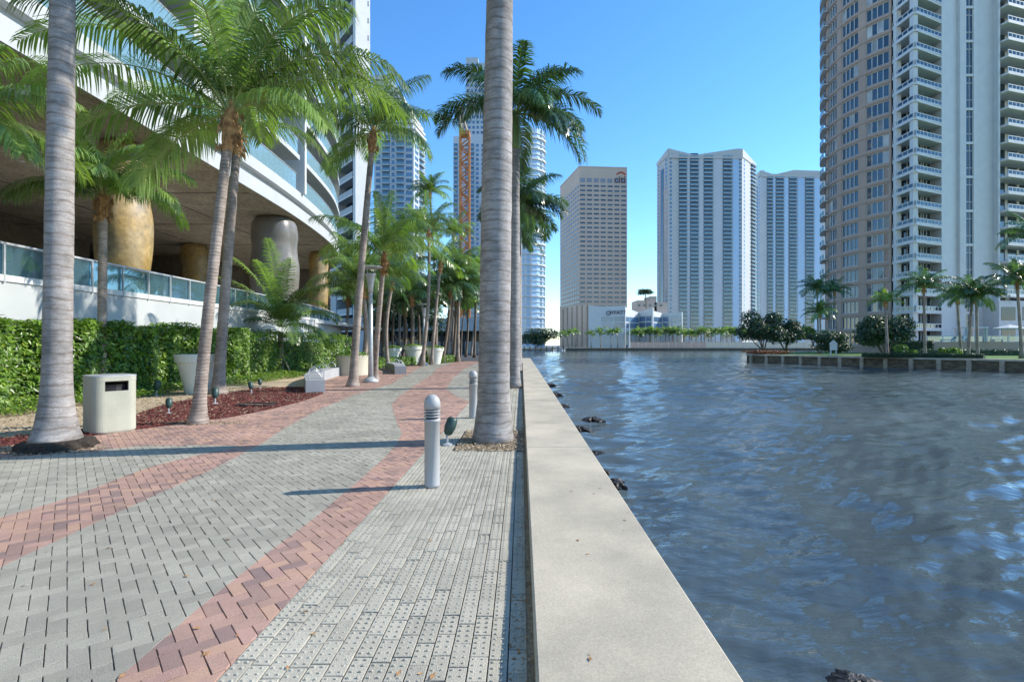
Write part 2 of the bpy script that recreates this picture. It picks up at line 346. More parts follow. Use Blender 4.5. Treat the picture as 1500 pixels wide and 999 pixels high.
tag(gp.build('grey_paving',M['grey_paver']),kind='structure'); tag(rp_.build('red_paving',M['red_paver']),kind='structure')
tp=MB(); W=.099
PIT=lambda x,z: (7.75<z<9.5 and x>wx(-1.02,z)) or (18.6<z<20.3 and x>wx(-.8,z)) or (29.5<z<31 and x>wx(-.8,z))
for c in range(15):
    z=1.0+random.random()*.2
    while z<50:
        u0=-1.455+c*W+.0035; u1=u0+W-.007; z1=z+.1915
        if not PIT(wx(u0+.05,z),z+.1):
            paver(tp,[(wx(u0,z),z),(wx(u1,z),z),(wx(u1,z1),z1),(wx(u0,z1),z1)],z<14)
            if z<13:
                for k in range(4):
                    for uu in (.024,.069):
                        cx,cy=wx(u0+uu,z),z+.025+k*.0485
                        P=[(cx+.010*math.cos(a),cy+.0085*math.sin(a)) for a in [i*math.pi/3 for i in range(6)]]
                        Q=[(cx+.0055*math.cos(a),cy+.0055*math.sin(a)) for a in [i*math.pi/3 for i in range(6)]]
                        tp.add([(x,y,0) for x,y in P]+[(x,y,.0065) for x,y in Q],[tuple(range(6,12))]+[(i,(i+1)%6,6+(i+1)%6,6+i) for i in range(6)],.5)
        z+=.1985
tag(tp.build('tactile_paving',M['tactile']),kind='structure')
mb=MB(); mb.face([(wx(.02,-3),-3,-.009),(wx(.067,-3),-3,-.009),(wx(.067,50),50,-.009),(wx(.02,50),50,-.009)]); tag(mb.build('edge_strip',M['gravel']),kind='structure')
# asphalt and far paving
mb=MB(); mb.face([(-60,50,.004),(wx(.02,50),50,.004),(wx(.02,56),56,.004),(1.5,60,.004),(1.9,120,.004),(-60,120,.004)]); tag(mb.build('road',M['asphalt']),kind='structure')
# sea wall cap in lengths with joints
mb=MB(); z=-3.0
for z1 in (7.42,17.9,28.4,38.9,49.4,56.5):
    x0,x1=wx(.066,z),wx(.98,z); a0,a1=wx(.066,z1-.008),wx(.98,z1-.008); z1-=.012
    b=.012; T=.125
    V=[(x0,z,-.3),(x1,z,-.3),(a1,z1-.008,-.3),(a0,z1-.008,-.3),(x0,z,T-b),(x1,z,T-b),(a1,z1-.008,T-b),(a0,z1-.008,T-b),(x0+b,z+b,T),(x1-b,z+b,T),(a1-b,z1-.02,T),(a0+b,z1-.02,T)]
    mb.add(V,[(0,3,2,1),(0,1,5,4),(1,2,6,5),(2,3,7,6),(3,0,4,7),(4,5,9,8),(5,6,10,9),(6,7,11,10),(7,4,8,11),(8,9,10,11)])
    z=z1+.012
wr=root('sea_wall',(0,0,0),'long low concrete sea wall with pale flat cap beside the water','sea wall')
mb.build('wall_cap',M['concrete'],wr)
mb=MB(); mb.seg((wx(.10,-3),-3),(wx(.10,56),56),-.78,0,-3,-.302); mb.build('wall_face',M['quay_stone'],wr)
# water
mb=MB(); mb.face([(-600,-100,WL-.22),(1500,-100,WL-.22),(1500,3000,WL-.22),(-600,3000,WL-.22)]); tag(mb.build('deep_water',M['water']),kind='structure')
import numpy as np
def wavy_water():
    rng=np.random.default_rng(4)
    rad=np.exp(np.arange(math.log(2.2),math.log(420),.0046)); ang=np.radians(np.arange(-8,100,.19))
    Rr,A=np.meshgrid(rad,ang,indexing='ij'); Xx=Rr*np.sin(A); Yy=Rr*np.cos(A); Z=np.zeros_like(Xx)
    for i in range(64):
        lam=.22*(16**rng.random()); th=math.radians(-68+rng.normal(0,34)); k=2*math.pi/lam; ph=rng.random()*6.28
        sl=.031*(1 if lam<3 else .6); amp=sl*lam/(2*math.pi)
        damp=np.clip((lam/(Rr*.0046)-2.2)/3,0,1)
        gx=.35*np.sin(Xx*.11+i)+.35*np.sin(Yy*.07+2*i)          # bends the crests a little
        Z+=damp*amp*np.sin(k*(Xx*math.cos(th)+Yy*math.sin(th))+ph+gx*2.2)*(1+.5*np.sin(Xx*.21+Yy*.13+i*1.7))
    n,m=Xx.shape; V=np.stack([Xx,Yy,Z+WL],-1).reshape(-1,3).astype('f4')
    idx=np.arange(n*m).reshape(n,m); q=np.stack([idx[:-1,:-1],idx[:-1,1:],idx[1:,1:],idx[1:,:-1]],-1).reshape(-1,4)[:,::-1].astype('i4')
    me=bpy.data.meshes.new('water'); me.vertices.add(len(V)); me.vertices.foreach_set('co',V.ravel())
    me.loops.add(q.size); me.loops.foreach_set('vertex_index',q.ravel()); me.polygons.add(len(q))
    me.polygons.foreach_set('loop_start',np.arange(0,q.size,4,dtype='i4')); me.polygons.foreach_set('use_smooth',np.ones(len(q),dtype=bool))
    me.update(calc_edges=True); me.materials.append(M['water']); o=bpy.data.objects.new('water',me); C.objects.link(o); tag(o,kind='structure')
wavy_water()
# north bank
mb=MB(); mb.prism([(0,262),(5,256.5),(320,256.5),(320,262),(2500,262),(2500,3500),(-2500,3500),(-2500,262)],-3,.06)
tag(mb.build('north_bank_ground',M['concrete']),kind='structure')
mb=MB(); mb.seg((8,256),(200,256),0,.45,-2.9,.02); 
o=mb.build('quay_wall',M['quay_stone']); tag(o,'low dark quay wall along the far bank below the small palms','quay wall')

# ------------------------------------------------------------------ planting beds
mb=MB()
bed_poly=[(x,z) for z,x in BED if 6<=z<=28.6]
mb.face([(x,z,-.002) for x,z in [(-20,6)]+bed_poly+[(-14,30),(-20,30)]][::-1]); tag(mb.build('gravel_bed',M['gravel']),kind='structure')
mulch=[G(0,655),G(60,648),G(125,640),G(220,627),G(304,616),G(340,611),G(400,599),G(440,589),G(474,577),G(470,567),G(380,568),G(300,582),G(250,590),G(190,610),G(120,628),G(0,643)]
mulch=[(x-.02,z+.03) for x,z in mulch]
mb=MB(); mb.face([(x,z,.006) for x,z in mulch]); 
if mb: tag(mb.build('mulch_bed',M['mulch']),kind='structure')
def inside(p,poly):
    x,y=p; c=False
    for i in range(len(poly)):
        (x0,y0),(x1,y1)=poly[i],poly[i-1]
        if (y0>y)!=(y1>y) and x<(x1-x0)*(y-y0)/(y1-y0)+x0: c=not c
    return c
def chips(name,poly,n,mt,size,label,cat,h=.02,z0=0.008,flat=False):
    mb=MB(); xs=[p[0] for p in poly]; ys=[p[1] for p in poly]; k=0; t=0
    while k<n and t<n*20:
        t+=1; p=(random.uniform(min(xs),max(xs)),random.uniform(min(ys),max(ys)))
        if not inside(p,poly): continue
        k+=1; a=random.random()*6.28; s_=size*random.uniform(.5,1.3); z=z0+random.random()*h
        ux,uy=math.cos(a)*s_,math.sin(a)*s_; t1,t2=random.uniform(-.35,.35)*s_,random.uniform(-.35,.35)*s_
        if flat: t1*=.2;t2*=.2
        mb.face([(p[0]-ux,p[1]-uy,z-t1),(p[0]+uy*.45,p[1]-ux*.45,z-t2),(p[0]+ux,p[1]+uy,z+t1),(p[0]-uy*.45,p[1]+ux*.45,z+t2)])
    return tag(mb.build(name,mt),label,cat,kind='stuff')
chips('mulch_chips',mulch,15000,M['mulch'],.028,'dark red bark mulch chips covering the curved bed','mulch',.03)
chips('gravel_stones',[(-13,8),(-9.4,8.4)]+[p for p in bed_poly if p[1]>8.4 and p[1]<18]+[(-10,20),(-11.4,16),(-13,14)],14000,M['gravel'],.03,'loose beige gravel stones lying in the planting bed','gravel',.02,.0)
def ring_poly(cx,cz,rx,rz,n=14): return [(cx+rx*math.cos(6.283*i/n),cz+rz*math.sin(6.283*i/n)) for i in range(n)]
P_BIG=G(722,645); P_LEFT=G(82,656)
mb=MB(); 
for z0,z1,u in ((7.75,9.5,-1.02),(18.6,20.3,-.8),(29.5,31,-.8)):
    mb.face([(wx(u,z0),z0,-.006),(wx(.03,z0),z0,-.006),(wx(.03,z1),z1,-.006),(wx(u,z1),z1,-.006)])
tag(mb.build('tree_pit_soil',M['gravel']),kind='structure')
chips('pit_gravel',[(wx(-1.02,7.7),7.7),(wx(.04,7.7),7.7),(wx(.04,9.5),9.5),(wx(-1.02,9.5),9.5)],3200,M['gravel'],.022,'yellow brown pebbles filling the square pit round the thick grey palm','gravel',.02)
chips('palm_base_litter',ring_poly(P_LEFT[0]-.1,P_LEFT[1]-.15,.95,.42),1500,M['gravel'],.022,'yellowish seeds and litter scattered round the foot of the left palm','litter',.02,.004)
chips('edge_litter',[(wx(-.07,1.5),1.5),(wx(.06,1.5),1.5),(wx(.06,14),14),(wx(-.04,14),14)],700,M['fibre'],.014,'dry brown leaf litter caught along the foot of the sea wall','leaf litter',.006,.0,True)
chips('cap_leaves',[(.3,2.2),(1.0,2.2),(1.25,16),(.5,16)],26,M['fibre'],.016,'few tiny dry leaves lying on the sea wall cap','leaves',.003,.129,True)
chips('stray_leaves',[(-5,2.2),(-.2,2.2),(.0,12),(-5.5,14)],110,M['fibre'],.022,'a few dry leaves scattered on the paving','leaves',.003,.006,True)
A_=G(290,619)
chips('palm_foot_litter',ring_poly(A_[0]+.2,A_[1]-.05,.9,.28),700,M['gravel'],.02,'beige litter round the leaning slim palm at the bed edge','litter',.01,.004)

def leaf_cloud(mb, sampler, n, size, var=None, up=.5):
    for _ in range(n):
        p,nv=sampler(); p=Vector(p); s_=size*random.uniform(.6,1.25)
        nn=(Vector(nv)*1.0+Vector((random.gauss(0,.6),random.gauss(0,.6),random.gauss(up,.5)))).normalized()
        a=nn.orthogonal().normalized(); b=nn.cross(a); th=random.random()*6.28
        d=a*math.cos(th)+b*math.sin(th); e=nn.cross(d)
        fold=nn*s_*.18
        mb.add([p-d*s_, p+e*s_*.42+fold*.6, p+d*s_, p-e*s_*.42+fold*.6],[(0,1,2),(0,2,3)],random.random() if var is None else var)
# clipped hedge in front of the retaining wall
hr=root('clipped_hedge',(-12.5,20,0),'tall bright green clipped hedge running below the white retaining wall','hedge')
mb=MB()
HP=[(-13.0,5),(-12.6,9),(-12.4,14),(-12.3,20),(-12.1,26),(-11.6,31),(-11.3,36.5)]
def hx(z): return interp([(b,a) for a,b in HP],z)
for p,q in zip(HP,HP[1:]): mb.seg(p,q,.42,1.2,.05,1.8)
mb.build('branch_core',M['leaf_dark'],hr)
def hs():
    z=random.uniform(5,36.5) if random.random()<.45 else random.uniform(8.5,24)
    bulge=.12*math.sin(z*2.3)+.08*math.sin(z*5.1+1)
    top=2.13+.10*math.sin(z*1.7)+.07*math.sin(z*4.3)
    r=random.random()
    if r<.72:
        h=random.uniform(.1,top); return (hx(z)+.05+bulge-random.random()**1.6*.45, z, h),(1,-.3,.5)
    return (hx(z)+.1+bulge-random.random()*1.3, z, top+random.uniform(-.12,.14)),(.2,0,1)
leaf_cloud(mb:=MB(),hs,52000,.085); mb.build('foliage',M['leaf'],hr)
def gc():
    z=random.uniform(8,33); x0=hx(z)+.2; wd=1.25 if z<20 else 1.6
    t=random.random(); return (x0+t*wd,z,.30*(1-t*.5)*random.random()+.04+.05*math.sin(z*3)),(.3,0,1)
leaf_cloud(mb:=MB(),gc,13000,.055); tag(mb.build('ground_cover',M['leaf']),'low green ground cover plants along the foot of the hedge','ground cover',kind='stuff')

# ------------------------------------------------------------------ retaining wall with glass rail (left)
WP=[(-14.1,-8),(-14.0,3),(-13.95,14),(-13.9,22),(-13.95,29),(-14.2,35),(-15.0,42),(-16.5,49),(-19,56),(-24,63)]
def polyfine(P,step):
    out=[]
    for (a,b),(c,d) in zip(P,P[1:]):
        n=max(1,int(math.hypot(c-a,d-b)/step))
        out+=[(a+(c-a)*i/n,b+(d-b)*i/n) for i in range(n)]
    return out+[P[-1]]
def catmull(P,n=5):
    out=[]
    for i in range(len(P)-1):
        p0=P[max(i-1,0)];p1=P[i];p2=P[i+1];p3=P[min(i+2,len(P)-1)]
        for k in range(n):
            t=k/n; out.append(tuple(.5*((2*p1[j])+(-p0[j]+p2[j])*t+(2*p0[j]-5*p1[j]+4*p2[j]-p3[j])*t*t+(-p0[j]+3*p1[j]-3*p2[j]+p3[j])*t**3) for j in range(len(p1))))
    return out+[tuple(P[-1])]
WPs=catmull(WP,6)
rw=root('retaining_wall',(-14,14,0),'smooth pale retaining wall with glass balustrade behind the hedge','wall')
mb=MB()
for p,q in zip(WPs,WPs[1:]): mb.seg(p,q,0,.35,-.5,3.34)
mb.build('wall',M['stucco'],rw)
mb=MB()
for p,q in zip(WPs,WPs[1:]): mb.seg(p,q,-.05,.40,3.342,3.52)
mb.build('coping',M['white_paint'],rw)
seglen=0; glass=MB(); 
fine=polyfine(WPs,1.45)
npost=0
for p,q in zip(fine,fine[1:]):
    if math.hypot(q[0]-p[0],q[1]-p[1])<.5: pass
    mg=MB(); mg.seg(p,q,.03,.05,3.50,4.34)
    mg.build('glass_panel',M['rail_glass'],rw)
    mg=MB(); mg.seg(p,(p[0]+(q[0]-p[0])*.02,p[1]+(q[1]-p[1])*.02+.02),-.06,.0,3.3,4.36); mg.build('post',M['galv'],rw); npost+=1
mb=MB(); mb.tube([(x-.03,z,4.39) for x,z in fine],.045,8); mb.build('handrail',M['metal'],rw,True)

# ------------------------------------------------------------------ curved residential building (left)
BPATH=catmull([(-13.6,-14),(-13.6,0),(-13.5,14),(-13.45,24),(-13.55,32),(-14.2,39.5),(-15.2,44.5),(-16.6,49),(-19,54),(-24,59)],6)
cb=root('curved_apartment_building',(-16,30,0),'white curved apartment building with glass balconies above a deep dark undercroft','building')
def slab(mb,path,off,z0,z1,back=-44,m=0):
    fr=[]
    for i,(x,y) in enumerate(path):
        a=path[max(i-1,0)];b=path[min(i+1,len(path)-1)]; dx,dy=b[0]-a[0],b[1]-a[1]; L=math.hypot(dx,dy)
        fr.append((x+dy/L*off,y-dx/L*off))
    n=len(fr); 
    for (a,b) in zip(fr,fr[1:]):
        mb.face([(a[0],a[1],z0),(b[0],b[1],z0),(b[0],b[1],z1),(a[0],a[1],z1)][::-1 if False else 1],0,m)
        mb.face([(a[0],a[1],z1),(b[0],b[1],z1),(back,b[1],z1),(back,a[1],z1)],0,m)
        mb.face([(a[0],a[1],z0),(back,a[1],z0),(back,b[1],z0),(b[0],b[1],z0)],0,m)
    return fr
mb=MB(); slab(mb,BPATH,0,9.62,10.35); mb.build('lower_fascia',M['stucco'],cb)
mb=MB(); slab(mb,BPATH,-.5,10.352,10.85); mb.build('recess_band',M['grey_conc'],cb)
mb=MB(); slab(mb,BPATH,-.12,10.852,11.45); mb.build('upper_fascia',M['stucco'],cb)
mb=MB(); fr=slab(mb,BPATH,-.06,9.602,9.618); mb.build('soffit',M['soffit'],cb)
mb=MB(); 
for z_ in (6,13,20.5,27,34,41): mb.box(-43,-13.9 if z_<38 else -15.5,z_,z_+.05,9.585,9.60)
for x_ in (-19,-25,-31): mb.box(x_,x_+.05,-10,54,9.583,9.60)
mb.build('soffit_joint',M['black'],cb)
# undercroft
mb=MB(); mb.box(-44,-14.4,-10,58,3.2,3.48); mb.build('terrace_floor',M['grey_conc'],cb)
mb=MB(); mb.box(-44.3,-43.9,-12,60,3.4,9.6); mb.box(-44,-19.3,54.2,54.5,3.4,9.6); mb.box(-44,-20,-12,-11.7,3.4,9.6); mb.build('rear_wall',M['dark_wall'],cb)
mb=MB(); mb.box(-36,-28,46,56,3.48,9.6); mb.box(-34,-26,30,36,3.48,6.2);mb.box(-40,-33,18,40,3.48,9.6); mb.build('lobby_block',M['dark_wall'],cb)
mb=MB()
for z_ in range(20,40,2): mb.box(-32.98,-32.95,z_+.1,z_+1.8,3.6,6.4)
mb.build('lobby_glass',M['glass'],cb)
for (px,py) in ((32,236),(232,294),(262,398),(110,300)):
    z_=F*8/(505-py) if py<300 else 38; mb=MB(); xx=X(px,z_); mb.box(xx-.09,xx+.09,z_-.09,z_+.09,9.56,9.60)
    o=mb.build('downlight',M['lampg'] if 'lampg' in M else M['white_paint'],cb)
def column(cx,cy,r,mt,label_,seed):
    rnd=random.Random(seed); ph=[rnd.random()*6 for _ in range(4)]
    prof=[(r*f,3.48+6.12*t) for t,f in ((0,.78),(.06,.84),(.2,.93),(.35,1.0),(.5,1.03),(.62,.97),(.72,.95),(.82,1.0),(.92,.97),(.97,.88),(1,.72))]
    pr=catmull(prof,3)
    mb=MB(); mb.lathe((cx,cy,0),[(a,b) for a,b in pr],40,wob=lambda a,z:1+.05*math.sin(2*a+ph[0]+z*.3)+.035*math.sin(3*a+ph[1]-z*.8)+.02*math.sin(5*a+z*1.3+ph[2]))
    o=mb.build('pillar',mt,cb,True); o['label']=label_
column(X(180,20.5),20.5,.98,M['ochre'],'swollen ochre stone pillar',1)
column(X(402,32.5),32.5,1.35,M['dark_stone'],'dark polished stone pillar',2)
column(X(286,41),41,1.05,M['ochre'],'ochre stone pillar deep in the undercroft',3)
column(X(466,44.5),44.5,.85,M['ochre'],'slim ochre stone pillar at the far end',4)
column(-15.6,8.5,1.3,M['dark_stone'],'dark stone pillar near the edge',5)
# floors with balconies
FH=2.75; NF=17
bays=[(-13,0.5),(1,14),(14.5,24.2),(24.7,33.3),(33.8,52.5)]
def sub(path,y0,y1):
    P=polyfine(path,.6); return [p for p in P if y0<=p[1]<=y1]
mbw=MB()
Pin=[p for p in BPATH]
for p,q in zip(BPATH,BPATH[1:]): mbw.seg(p,q,2.4,2.6,11.4,11.4+FH*NF)
mbw.build('glass_wall',M['glass'],cb)
for f in range(NF):
    z0=13.35+f*FH
    for bi,(ya,yb) in enumerate(bays):
        P=sub(BPATH,ya,yb)
        out=-.1 if bi in(2,) else 0.05
        bm=MB()
        for p,q in zip(P,P[1:]): bm.seg(p,q,out*-1,2.4,z0,z0+.30)
        o=bm.build('balcony',M['stucco'],cb)
        gm=MB()
        for p,q in zip(P,P[1:]): gm.seg(p,q,.08,.10,z0+.34,z0+1.35)
        gm.build('balustrade',M['balcony_glass'],o)
        tm=MB(); tm.tube([(x+.0-.09,y,z0+1.38) for x,y in P],.03,6); tm.build('rail',M['metal'],o)
    P=polyfine(BPATH,.6)
for bi,(ya,yb) in enumerate(bays):
    P=sub(BPATH,ya,yb); gm=MB()
    for p,q in zip(P,P[1:]): gm.seg(p,q,.18,.20,11.47,12.5)
    o=gm.build('balustrade',M['balcony_glass'],cb)
    tm=MB(); tm.tube([(x-.18,y,12.52) for x,y in P],.03,6); tm.build('rail',M['metal'],o)
for ya in (-13.2,.75,14.25,24.45,33.55,52.6):
    x=interp([(p[1],p[0]) for p in BPATH],ya); m_=MB(); m_.box(x-3.0,x+.12,ya-.13,ya+.13,11.45,11.4+FH*NF); m_.build('fin',M['white_paint'],cb)
    if ya in (24.45,14.25):
        m_=MB(); m_.seg((x-.3,ya-2.3),(x-.3,ya-.14),.0,2.0,11.45,11.4+FH*NF); m_.build('solid_bay',M['grey_conc'],cb)
m_=MB(); m_.seg((-16.4,46.2),(-19.6,55.5),-.15,2.2,11.45,70); m_.build('end_wall',M['white_paint'],cb)

# ------------------------------------------------------------------ generic towers
def emit(rt,name,items,mats,near=(0,0,20),cap=100,mk=None):
    """items: list of (centre, callable(mb)). The 100 that show largest are parts, the rest one stuff part."""
    items=sorted(items,key=lambda t:math.dist(t[0],near))
    for c,fn in items[:cap]:
        mb=MB(); fn(mb); mb.build(name,mats,rt)
    if len(items)>cap:
        mb=MB()
        for c,fn in items[cap:]: fn(mb)
        o=mb.build(name,mats,rt); o['kind']='stuff'
def lerp(p,q,t): return (p[0]+(q[0]-p[0])*t,p[1]+(q[1]-p[1])*t)
def facade(p,q,cols,h0,n,fh,wins,balcs,bands=None,wm=(.25,.85),proud=.12,bdepth=1.3):
    """plan edge p->q, building to the left of it (outside is the right = negative offset)."""
    for f in range(n):
        z=h0+f*fh
        for (t0,t1,k) in cols:
            a,b=lerp(p,q,t0),lerp(p,q,t1); c=((a[0]+b[0])/2,(a[1]+b[1])/2,z)
            if k=='w':
                wins.append((c,lambda m,a=a,b=b,z=z:(m.seg(a,b,-proud*.4,.1,z+fh*wm[0],z+fh*wm[1],None,1),m.seg(a,b,-proud,-proud*.41,z+fh*wm[0]-.12,z+fh*wm[0],.5,0))))
            elif k=='b':
                balcs.append((c,lambda m,a=a,b=b,z=z:(m.seg(a,b,-bdepth,0,z-.12,z+.12,.5,0),m.seg(a,b,-bdepth,-bdepth+.07,z+.121,z+1.05,.5,2),m.seg(lerp(a,b,.02),lerp(a,b,.98),-.05,.0,z+.125,z+fh-.125,None,1))))
def cols_even(n,kind='w',fill=.72):
    return [((i+.5-fill/2)/n,(i+.5+fill/2)/n,kind) for i in range(n)]

# --- tan office tower
z1=400
p0=(X(820.5,452),452); p1=(X(848.5,z1),z1); p2=(X(918.5,403),403)
p3=(p0[0]+p2[0]-p1[0],p0[1]+p2[1]-p1[1]); top=H(245,z1)
ct=root('office_tower',(p1[0],p1[1],0),'flat topped tan office tower with rows of small dark windows','building')
mb=MB(); mb.prism([p0,p1,p2,p3][::-1] if False else [p0,p1,p2,p3],0,top); mb.build('wall',M['citi_wall'],ct)
wins=[];bal=[]
facade(p1,p2,cols_even(7,'w',.74),8,33,3.62,wins,bal,wm=(.35,.72))
facade(p0,p1,cols_even(9,'w',.6),8,33,3.62,wins,bal,wm=(.3,.75))
emit(ct,'window',wins,[M['citi_wall'],M['glass']])
mb=MB()
for t0,t1,_ in cols_even(7,'w',.74):
    for k in range(5):
        a=t0+(t1-t0)*k/5; mb.seg(lerp(p1,p2,a),lerp(p1,p2,a+(t1-t0)/9),-.1,.05,128.5,131.8)
mb.build('louvre',M['glass_blue'],ct)
mb=MB(); mb.seg(p1,p2,-.3,.5,top+.002,top+.8); mb.seg(p0,p1,-.3,.5,top+.002,top+.8); mb.build('parapet',M['citi_wall'],ct)
def text_on(parent,s,p,q,t,h,size,mt,out=.25,bold=.0):
    cu=bpy.data.curves.new('lettering','FONT'); cu.body=s; cu.size=size; cu.extrude=.08; cu.offset=bold; cu.align_x='CENTER'
    tmp=bpy.data.objects.new('tmp',cu); C.objects.link(tmp); dg=bpy.context.evaluated_depsgraph_get(); me=bpy.data.meshes.new_from_object(tmp.evaluated_get(dg)); bpy.data.objects.remove(tmp)
    o=bpy.data.objects.new('lettering',me); me.materials.clear(); me.materials.append(mt); C.objects.link(o); o.parent=parent
    c=lerp(p,q,t); dx,dy=q[0]-p[0],q[1]-p[1]; L=math.hypot(dx,dy); n=(dy/L,-dx/L); lo=wloc(parent)
    o.location=(c[0]+n[0]*out-lo.x,c[1]+n[1]*out-lo.y,h-lo.z); o.rotation_euler=(R(90),0,math.atan2(dy,dx)); return o
M['sign_red']=mat('sign_red',(.40,.05,.04),.6); M['sign_dark']=mat('sign_dark',(.10,.06,.08),.6)
text_on(ct,'citi',p1,p2,.85,top-11.5,7.8,M['sign_dark'],bold=.12)
ar=MB(); c=lerp(p1,p2,.872); pts=[(c[0]+3.6*math.cos(a),c[1]-.4,top-6.3+2.9*math.sin(a)) for a in [R(20+10*i) for i in range(15)]]
ar.tube(pts,.5,6); ar.build('logo_arc',M['sign_red'],ct)

# --- white low convention building with folded front
lb=root('convention_building',(X(916,275),275,0),'low white building with zigzag front and strip windows on the far bank','building')
pl=[((820,335),(862,287),449,447,'citi_wall'),((862,287),(880,284),447,449,'white_paint'),((880,284),(916,279),449,448,'white_paint'),((916,279),(936,291),450,458,'white_paint'),((936,291),(956,282),457,451,'white_paint'),((956,282),(970,291),455,459,'white_paint'),((970,291),(999,284),459,457,'white_paint')]
mb=MB(); mb.prism([(X(825,338),338),(X(863,292),292.5),(X(999,293),293),(X(999,300),325)],0,H(459,290)); mb.build('inner_block',M['white_paint'],lb)
wins=[]
for i,((xa,za),(xb,zb),ya,yb,mk) in enumerate(pl):
    a=(X(xa,za),za); b=(X(xb,zb),zb); mb=MB(); mb.seg(a,b,0,.8,0,H(ya,za),z2=H(yb,zb)); mb.build('wall',M[mk],lb)
    if mk=='white_paint' and i>1:
        for (y0,y1) in ((471,464),(480,473)):
            for t in ((.04,.48),(.54,.97)) if (i in (2,4,6)) else ((.05,.95),):
                mw=MB(); mw.seg(lerp(a,b,t[0]),lerp(a,b,t[1]),-.12,.05,H(y0,za),H(y1,za)); mw.build('window',M['glass_blue'],lb)
    if i==0:
        for k in range(6):
            mw=MB(); mw.seg(lerp(a,b,k/6+.12),lerp(a,b,k/6+.15),-.5,.3,0,H(ya,za)-2); mw.build('rib',M['soffit'],lb)
    if i==2:
        text_on(lb,'HYATT',a,b,.70,H(460,280),2.7,M['sign_dark'],out=.3,bold=.04)
        lg=MB(); cc=lerp(a,b,.30); lg.tube([(cc[0]+1.0*math.cos(t_),cc[1]-.5,H(458.3,280)+1.0*math.sin(t_)) for t_ in [R(18*i_) for i_ in range(21)]],.2,5); lg.build('logo_ring',M['sign_dark'],lb)

# --- twin balcony towers
def twin(name,label,zf,xl,x0,x1,xr,ytop,colspec,crown,n,fh,wallm):
    zb=zf+22
    pL=(X(xl,zb),zb); pA=(X(x0,zf),zf); pB=(X(x1,zf+2),zf+2); pR=(X(xr,zf+24),zf+24); pT=((pL[0]+pR[0])/2,zf+60)
    rt=root(name,(pA[0],pA[1],0),label,'building','pair of matching tall balcony towers')
    top=H(ytop,zf); mb=MB(); mb.prism([pL,pA,pB,pR,pT],0,top); mb.build('wall',wallm,rt)
    wins=[];bal=[]; cols=[]
    for a,b,k in colspec:
        t0=(a-x0)/(x1-x0); t1=(b-x0)/(x1-x0)
        if k=='g' or k=='p':
            mb=MB(); mb.seg(lerp(pA,pB,t0),lerp(pA,pB,t1),-.35,.1,4,top-1.5); mb.build('glazed_strip' if k=='g' else 'pier',M['glass_pale'] if k=='g' else M['stucco_blue'],rt)
        else: cols.append((t0,t1,k))
    facade(pA,pB,cols,6,n,fh,wins,bal)
    facade(pL,pA,[(.1,.2,'w'),(.75,.9,'w')],6,n,fh,wins,bal)
    facade(pB,pR,[(.12,.2,'w'),(.62,.98,'b')],6,n,fh,wins,bal)
    mb=MB(); mb.seg(lerp(pL,pA,.35),lerp(pL,pA,.6),-.2,.3,2,top-6); mb.build('stair_glazing',M['glass'],rt)
    emit(rt,'window',wins,[M['white_paint'],M['glass_blue']]); emit(rt,'balcony',bal,[M['stucco_blue'],M['glass'],M['balcony_glass']])
    mb=MB()
    pts=[(pL,crown[0]),(pA,crown[1]),(lerp(pA,pB,crown[2][0]),crown[2][1]),(lerp(pA,pB,crown[3][0]),crown[3][1]),(pB,crown[4]),(pR,crown[5])]
    for (a,ha),(b,hb_) in zip(pts,pts[1:]): mb.seg(a,b,-.5,3,top+.003,max(H(ha,zf),top+.4),z2=max(H(hb_,zf),top+.4))
    mb.build('roof_crown',M['stucco'],rt)
    mb=MB(); mb.seg(pA,pB,-.9,-.51,top-1.6,top+1.0); mb.build('cornice',M['stucco'],rt)
    return rt
twin('residential_tower','tallest pale tower left of its twin, with balcony stacks and a V shaped roofline',380,962.5,979,1087,1107,229,
     [(994,1006,'b'),(1006.5,1010,'p'),(1010.5,1023,'b'),(1023.5,1030,'p'),(1030.5,1044,'b'),(1044.5,1058,'p'),(1058.5,1072,'b'),(1073,1082,'g'),(1082.5,1086.5,'w'),(981,984,'w')],
     (224,218,(.36,227),(.92,217),217,224),46,3.0,M['stucco'])
twin('residential_tower','shorter pale blue twin tower between the taller twin and the brown round tower',440,1104,1114,1214,1236,257,
     [(1123,1132,'b'),(1132.5,1135,'g'),(1136,1148,'b'),(1148.5,1154,'g'),(1155,1167,'b'),(1168,1178,'g'),(1179,1192,'b'),(1192.5,1202,'g')],
     (248,250,(.2,256),(.48,249),250,244),45,3.15,M['stucco_blue'])

# --- left background towers
def slabtower(name,label,poly,h,faces,fh,wallm,gl='glass_blue',bm=True,h0=5):
    rt=root(name,(poly[0][0],poly[0][1],0),label,'building'); mb=MB(); mb.prism(poly,0,h); mb.build('wall',wallm,rt)
    wins=[];bal=[]; n=int((h-h0-2)/fh)
    for (p,q,cols) in faces: facade(p,q,cols,h0,n,fh,wins,bal)
    emit(rt,'window',wins,[wallm,M[gl]]); emit(rt,'balcony',bal,[M['white_paint'],M[gl],M['balcony_glass']])
    return rt
z=250; a=(X(548,z),z); b=(X(606,z),z); c=(X(622,z+15),z+15); d=(X(560,z+30),z+30)
t1=slabtower('rounded_top_tower','pale tower with curved top behind the tall palm left of the lamp post',[a,b,c,d],H(190,z),[(a,b,[(.04,.16,'w'),(.2,.4,'b'),(.44,.52,'w'),(.56,.76,'b'),(.8,.96,'w')]),(b,c,[(.1,.4,'w'),(.5,.9,'b')])],3.0,M['stucco_blue'])
